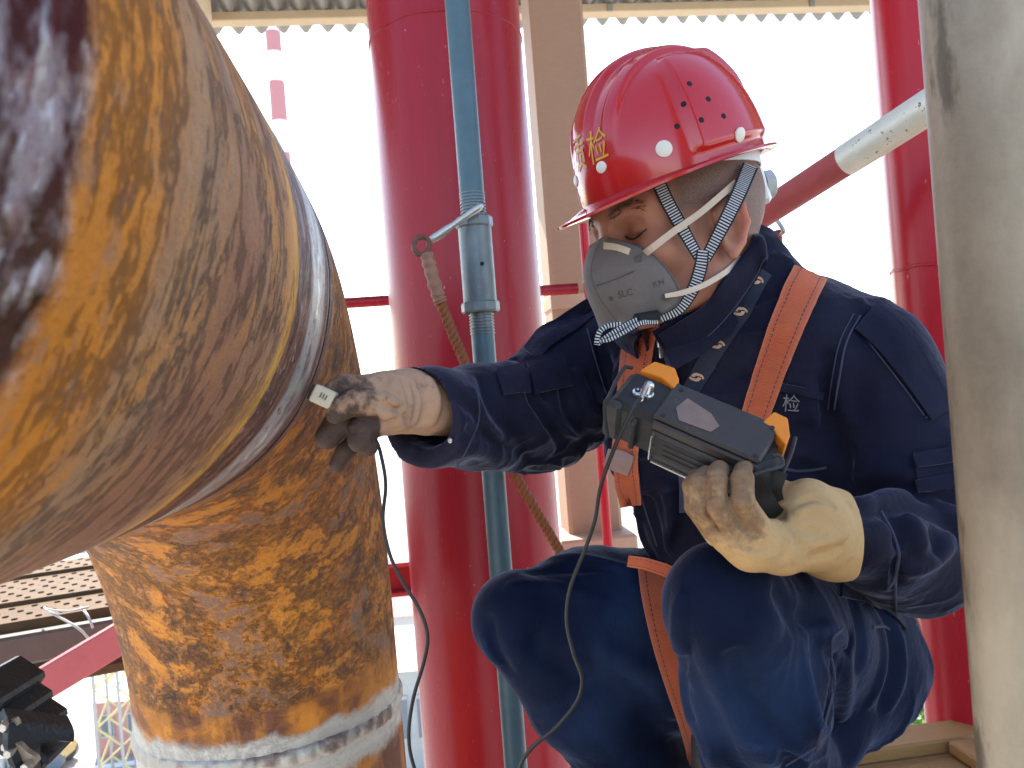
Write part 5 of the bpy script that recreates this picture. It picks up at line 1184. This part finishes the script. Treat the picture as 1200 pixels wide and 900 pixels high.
far_glove, FGS = glove(((-.24, .0), (.70, 1.0), (.56, .74)), far_build, M_GLF, lambda q, v: np.clip(.24+.38*sstep(-q[:, 0], -470, -405)+.95*sstep(q[:, 1], 484, 493)*sstep(-q[:, 0], -450, -436)+.0*sstep(-q[:, 0], -478, -405), 0, 1))
# ------------------------------------------------------------------ the test instrument in his near hand
PL, PRR = W(712, 468, .722), W(891, 547, .660); du = nrm(PRR-PL); da = W(772, 440, .738)-W(764, 487, .703); da = nrm(da-da@du*du); db = np.cross(du, da)
if unW(PL+db*.05)[1] < unW(PL)[1]: db = -db
DL = np.linalg.norm(PRR-PL); WA, WB = .050, .052; DAX_ = np.array((du, da, db))
def DP(u, a, b_): return PL+du*u*DL+da*a+db*b_
g = G('dark_grey_case'); o_ = g.tc(); n1 = g.noise(o_, 900, 3, .6); n2 = g.noise(o_, 25, 5, .65); n3 = g.noise(o_, 110, 5, .7)
c = g.mix(n2, (.040, .032, .028), (.062, .050, .043)); c = g.mix(g.math('MULTIPLY', g.step(n3, .60, .72), .35), c, (.17, .15, .13))
M_CASE = g.done(c, .5, 0, g.bump(n1, .25, .0006)); M_CASE2 = m_plain('black_rubber_case', (.022, .019, .018), .55, 0, .5, 80, .25); M_OR = m_plain('orange_rubber', (.80, .22, .015), .5, 0, .2, 60, .12); M_BATT = m_plain('worn_battery_metal', (.048, .045, .042), .6, .1, .6, 70, .2); M_WORN = m_plain('worn_label_patch', (.22, .145, .115), .7, 0, .45, 120, .2); M_SILV = m_plain('nickel_connector', (.62, .60, .57), .25, .9, .2, 90, .1)
gauge = thing('flaw_detector', DP(.5, 0, WB), 'dark grey handheld tester with orange corners and round cable sockets', 'instrument')
obj('housing', box(MB(), DP(.5, WA/2, WB/2), (DL*1.0, WA, WB), DAX_, .006), M_CASE2, gauge, angle=35)
obj('back_plate', box(MB(), DP(.645, WA/2+.001, -.0008), (DL*.69, WA*.99, .006), DAX_, .0022), M_CASE, gauge, angle=35)
obj('plate_flange', box(MB(), DP(.655, -.0012, .0045), (DL*.67, .004, .010), DAX_, .0012), M_CASE, gauge, angle=35)
def poly_prism(mb, pts, n, h):
    P = np.array(pts); k = len(P); v = np.concatenate((P, P+n*h)); f = [tuple(range(k)), tuple(range(2*k-1, k-1, -1))]+[(i, i+k, (i+1) % k+k, (i+1) % k) for i in range(k)]
    return mb.add(v, [q[::-1] for q in f])
for pts in ([(.06, WA*.92), (.10, WA+.014), (.24, WA+.016), (.31, WA+.004), (.32, WA*.83), (.20, WA*.95)], [(.885, WA*.90), (.91, WA+.012), (1.0, WA+.011), (1.06, WA*.86), (1.065, WA*.62), (1.02, WA*.70), (.95, WA*.86)]):
    c0 = [DP(u, a, -.0045) for u, a in pts]; mb = MB(); poly_prism(mb, c0, db, .036); ob_ = obj('corner_guard', mb, M_OR, gauge, False)
    bv_ = ob_.modifiers.new('bevel', 'BEVEL'); bv_.width = .0016; bv_.segments = 2
for px, py, full in ((747, 461, 0), (760, 463.5, 1)):
    d_ = nrm(W(px, py, 1)-CAM); t_ = ((DP(0, 0, 0)-CAM)@db)/(d_@db); q = CAM+d_*t_; n_ = -db
    mb = MB(); disc_prism(mb, q, n_, pr(6.3, .71), .004, 22, .3); so_ = obj('socket', mb, M_SILV, gauge)
    mb = MB(); disc_prism(mb, q+n_*.0041, n_, pr(3.6, .71), .0006, 16); obj('socket_core', mb, M_CASE2, so_)
    if full: QC = q
    else: mb = MB(); disc_prism(mb, q+n_*.0046, n_, pr(1.5, .71), .0012, 10); obj('socket_pin', mb, M_SILV, so_)
plug = [QC-db*.003, QC-db*.010+da*.003, QC-db*.012-du*.003, W(751, 468, .694)]; obj('plug', tube(MB(), cat_rom(plug, 14), np.interp(np.linspace(0, 1, 14), [0, .5, .75, 1], [.0034, .0034, .0028, .0021]), 14), M_SILV, gauge)
obj('end_bumper', box(MB(), DP(.04, WA*.02, WB*.46), (DL*.12, .010, WB*.92), DAX_, .003), M_BATT, gauge, angle=35)
for u_, w_ in ((.205, .035),): obj('side_rib', box(MB(), DP(u_, -.004, WB*.50), (DL*w_, .011, WB*.72), DAX_, .003), M_BATT, gauge, angle=35)
obj('battery_cover', box(MB(), DP(.63, -.0015, WB*.56), (DL*.62, .006, WB*.70), DAX_, .002), M_BATT, gauge, angle=35)
obj('cover_recess', box(MB(), DP(.64, -.0036, WB*.53), (DL*.54, .003, WB*.50), DAX_, .001), M_CASE2, gauge, angle=35)
for k in range(3): obj('cover_ridge', box(MB(), DP(.60+.0*k, -.0056, WB*(.42+.13*k)), (DL*.36, .002, WB*.035), DAX_, .0006), M_BATT, gauge)
obj('cover_lip', box(MB(), DP(.345, -.0058, WB*.56), (DL*.02, .007, WB*.66), DAX_, .002), M_SILV, gauge, angle=35); obj('cover_lip', box(MB(), DP(.56, -.0050, WB*.935), (DL*.42, .005, .0022), DAX_, .0008), M_SILV, gauge)
mb = MB(); pp = [(.40, .020), (.425, .036), (.60, .030), (.685, .020), (.66, .010), (.46, .0075)]; poly_prism(mb, [DP(u, a, -.0040) for u, a in pp], -db, .0005); obj('worn_patch', mb, M_WORN, gauge, False)
mb = MB()
for u_, a_ in ((.36, .043), (.36, .006), (.95, .043), (.95, .006)): disc_prism(mb, DP(u_, a_, -.0038), -db, .0022, .0008, 10)
sc_ = obj('plate_screw', mb, M_CASE2, gauge)
obj('bail_wire', tube(MB(), cat_rom([W(741, 431, .742), W(732, 431, .738), W(724, 443, .728), W(713, 466, .716), W(709, 472, .714), W(709, 490, .715), W(712, 512, .72)], 40), .0018, 8), M_CASE2, gauge); obj('bail_wire', tube(MB(), cat_rom([W(932, 513, .70), W(928, 528, .69), W(920, 548, .682), W(914, 560, .68)], 16), .0020, 8), M_CASE2, gauge)
sn = lambda pts, w_: [obj('hand_strap', (lambda m: (ribbon(m, cat_rom(pts, 24), np.tile(nrm(CAM-np.asarray(pts[1])), (24, 1)), w_, .003, 5), m)[1])(MB()), M_CASE2, gauge, angle=60)]
sn([W(903, 516, .690), W(893, 538, .668), W(890, 556, .662), W(893, 578, .668), W(904, 598, .672), W(918, 612, .690)], pr(23, .67)); sn([W(916, 540, .672), W(900, 545, .664), W(884, 552, .662)], pr(11, .66)); sn([W(912, 552, .676), W(905, 575, .680), W(912, 600, .690)], pr(22, .68))
obj('strap_loop', tube(MB(), cat_rom([W(884, 556, .657), W(900, 551, .656), W(917, 545, .662), W(914, 534, .664), W(905, 534, .664)], 20), .0016, 8), M_BATT, gauge)

# probe held against the weld, and the thin cable between it and the instrument
pax = np.array((nrm(W(392, 470, .775)-W(368, 459, .775)), BY, (0, 0, 1.))); pax[2] = nrm(np.cross(pax[0], pax[1])); pax[1] = np.cross(pax[2], pax[0])
M_PROBE = m_plain('cream_probe', (.58, .50, .36), .5, 0, .35, 120, .15); pb_ = W(380, 465, .768)
probe = thing('probe', pb_, 'small cream block probe held by the glove against the weld ring', 'probe')
obj('body', box(MB(), pb_, (pr(26, .768), .024, pr(21, .768)), pax, .002), M_PROBE, probe, angle=35)
for dx in (-3, 0, 3): obj('mark', box(MB(), W(379+dx, 464.5+.6*dx, .7545), (pr(.9, .76), .001, pr(6, .76)), pax), M_CASE2, probe)
obj('wear_face', box(MB(), W(367.5, 459.5, .768), (pr(4, .768), .022, pr(19, .768)), pax, .001), M_CASE2, probe)
cable_pts = [W(751, 466, .688), W(740, 482, .684), W(720, 525, .688), W(704, 570, .70), W(697, 610, .71), W(684, 648, .72), W(668, 690, .725), W(664, 728, .725), W(672, 765, .725), W(682, 795, .728), W(676, 822, .732), W(652, 852, .74), W(622, 878, .75), W(608, 903, .76), W(600, 950, .78), W(560, 985, .80), W(510, 965, .80), W(487, 905, .80), W(479, 865, .80), W(484, 820, .80), W(497, 775, .80), W(501, 745, .80), W(492, 715, .80), W(472, 682, .80), W(457, 650, .80), W(449, 610, .80), W(452, 570, .80), W(448, 540, .80), W(440, 515, .805), W(420, 492, .80)]
tag(obj('cable', tube(MB(), cat_rom(cable_pts, 320), .0019, 8), m_plain('black_cable', (.022, .02, .02), .4, 0, .3, 120, .1)), 'thin black cable looping from the tester socket down to the probe hand', 'cable')

# ------------------------------------------------------------------ orange safety harness and lanyard
g = G('orange_webbing'); uv = g.sep(g.tc('UV')); o_ = g.tc(); wv = g.math('SINE', g.math('MULTIPLY', uv[1], 2*math.pi/.0026)); n1 = g.noise(o_, 40, 5, .65); n2 = g.noise(o_, 500, 3)
c = g.mix(n1, (.42, .075, .030), (.56, .13, .045)); c = g.mix(g.math('MULTIPLY', g.step(wv, -.2, .8), .22), c, (.24, .05, .03))
ed = g.math('ABSOLUTE', g.math('SUBTRACT', uv[0], .5)); st_ = g.math('MULTIPLY', g.band(ed, .285, .315, .006), g.step(g.math('SINE', g.math('MULTIPLY', uv[1], 2*math.pi/.0058)), -.75, -.5)); c = g.mix(st_, c, (.035, .03, .06))
c = g.mix(g.math('MULTIPLY', g.step(ed, .36, .5), .35), c, (.55, .22, .13))
M_HARN = g.done(c, .8, 0, g.bump(g.math('ADD', wv, n2), .35, .0007), Sheen_Weight=.1)
harness = jstrap('harness', [(948, 321), (934, 352), (916, 396), (899, 445), (884, 490), (872, 540)], [42, 42, 39, 36, 33, 32], M_HARN, worker, .002, 60, .0022, 9)
def hstrap(pts, width, name='web_strap', surf=None, off=.002, n=40, thick=.0022, soft=5): return jstrap(name, pts, width, M_HARN, harness, off, n, thick, 9, soft, surf)
BS = Surf((jv, jf), (tv_, tf_))
hstrap([(757, 376), (750, 405), (745, 440), (740, 490), (734, 530), (736, 560), (742, 592)], [36, 36, 34, 32, 30, 28, 24])
fl_ = SDF(axis_grid(-.10, .60, .008), axis_grid(.80, 1.36, .008), axis_grid(-.02, .56, .008)); fl_.chain(T_FAR, .03); fl_.chain(T_SHF, .02); FLS = Surf(fl_.mesh(1))
hstrap([(764, 664), (768, 700), (778, 745), (794, 795), (812, 845), (826, 890)], [38, 37, 35, 34, 34, 34], surf=FLS, off=.012, n=60, soft=16)
hstrap([(738, 657, .905), (760, 661, .885), (785, 670, .875), (806, 684, .885)], [13, 14, 15, 15], off=.004)
hstrap([(1056, 706, 1.02), (1067, 730, 1.02), (1074, 752, 1.02), (1078, 768, 1.03)], [18, 18, 15, 13], off=.001); hstrap([(1074, 712, 1.06), (1082, 722, 1.06)], [12, 10], off=.001, n=10)
jstrap('label_patch', [(714, 536), (728, 540), (742, 545)], 22, m_plain('striped_label', (.30, .20, .17), .8, 0, .4, 90, .2), harness, .0045, 12)
CJ = Surf((jv, jf), (np.concatenate(mb.v) if False else COL_V, COL_F))
g = G('lanyard_ribbon'); M_LAN = g.done((.016, .018, .034), .6, 0, g.bump(g.noise(g.tc(), 600, 2), .2, .0006))
lan = jstrap('lanyard', [(903, 304, .935), (895, 316, .915), (886, 330), (868, 364), (842, 403), (820, 440), (806, 470), (798, 520)], [22, 23, 24, 25, 23, 21, 20, 18], M_LAN, worker, .002, 50, .0012, 7, 3)
M_COP = m_plain('copper_print', (.50, .31, .20), .5, .1, .3, 160, .1); LS = Surf((lan_v := np.array([lan.matrix_world @ v.co + worker.location for v in lan.data.vertices]), [tuple(p.vertices) for p in lan.data.polygons]))
for ex, ey, ea in ((886, 328, 20), (867, 365, 0), (840.5, 403.5, 5), (816, 442, 10)):
    mb = MB()
    for k in range(2):                                # two hooked strokes turning round a small ring
        a0 = R(ea)+k*math.pi; P = []
        for t_ in np.linspace(0, 1, 12):
            a = a0+t_*3.3; r_ = 3.4+4.2*max(0, t_-.62)/.38*(t_ > .62); P.append((ex+r_*1.15*math.cos(a), ey+r_*math.sin(a)))
        Q = []
        for x, y in P:
            h = LS.hit(x, y)
            if h: Q.append(h[0]+h[1]*.0006)
        if len(Q) > 4: Q = np.array(Q); ribbon(mb, Q, np.tile(nrm(CAM-Q[0]), (len(Q), 1)), np.linspace(.0042, .0022, len(Q)), .0005, 3)
    if mb.n: obj('emblem', mb, M_COP, lan)
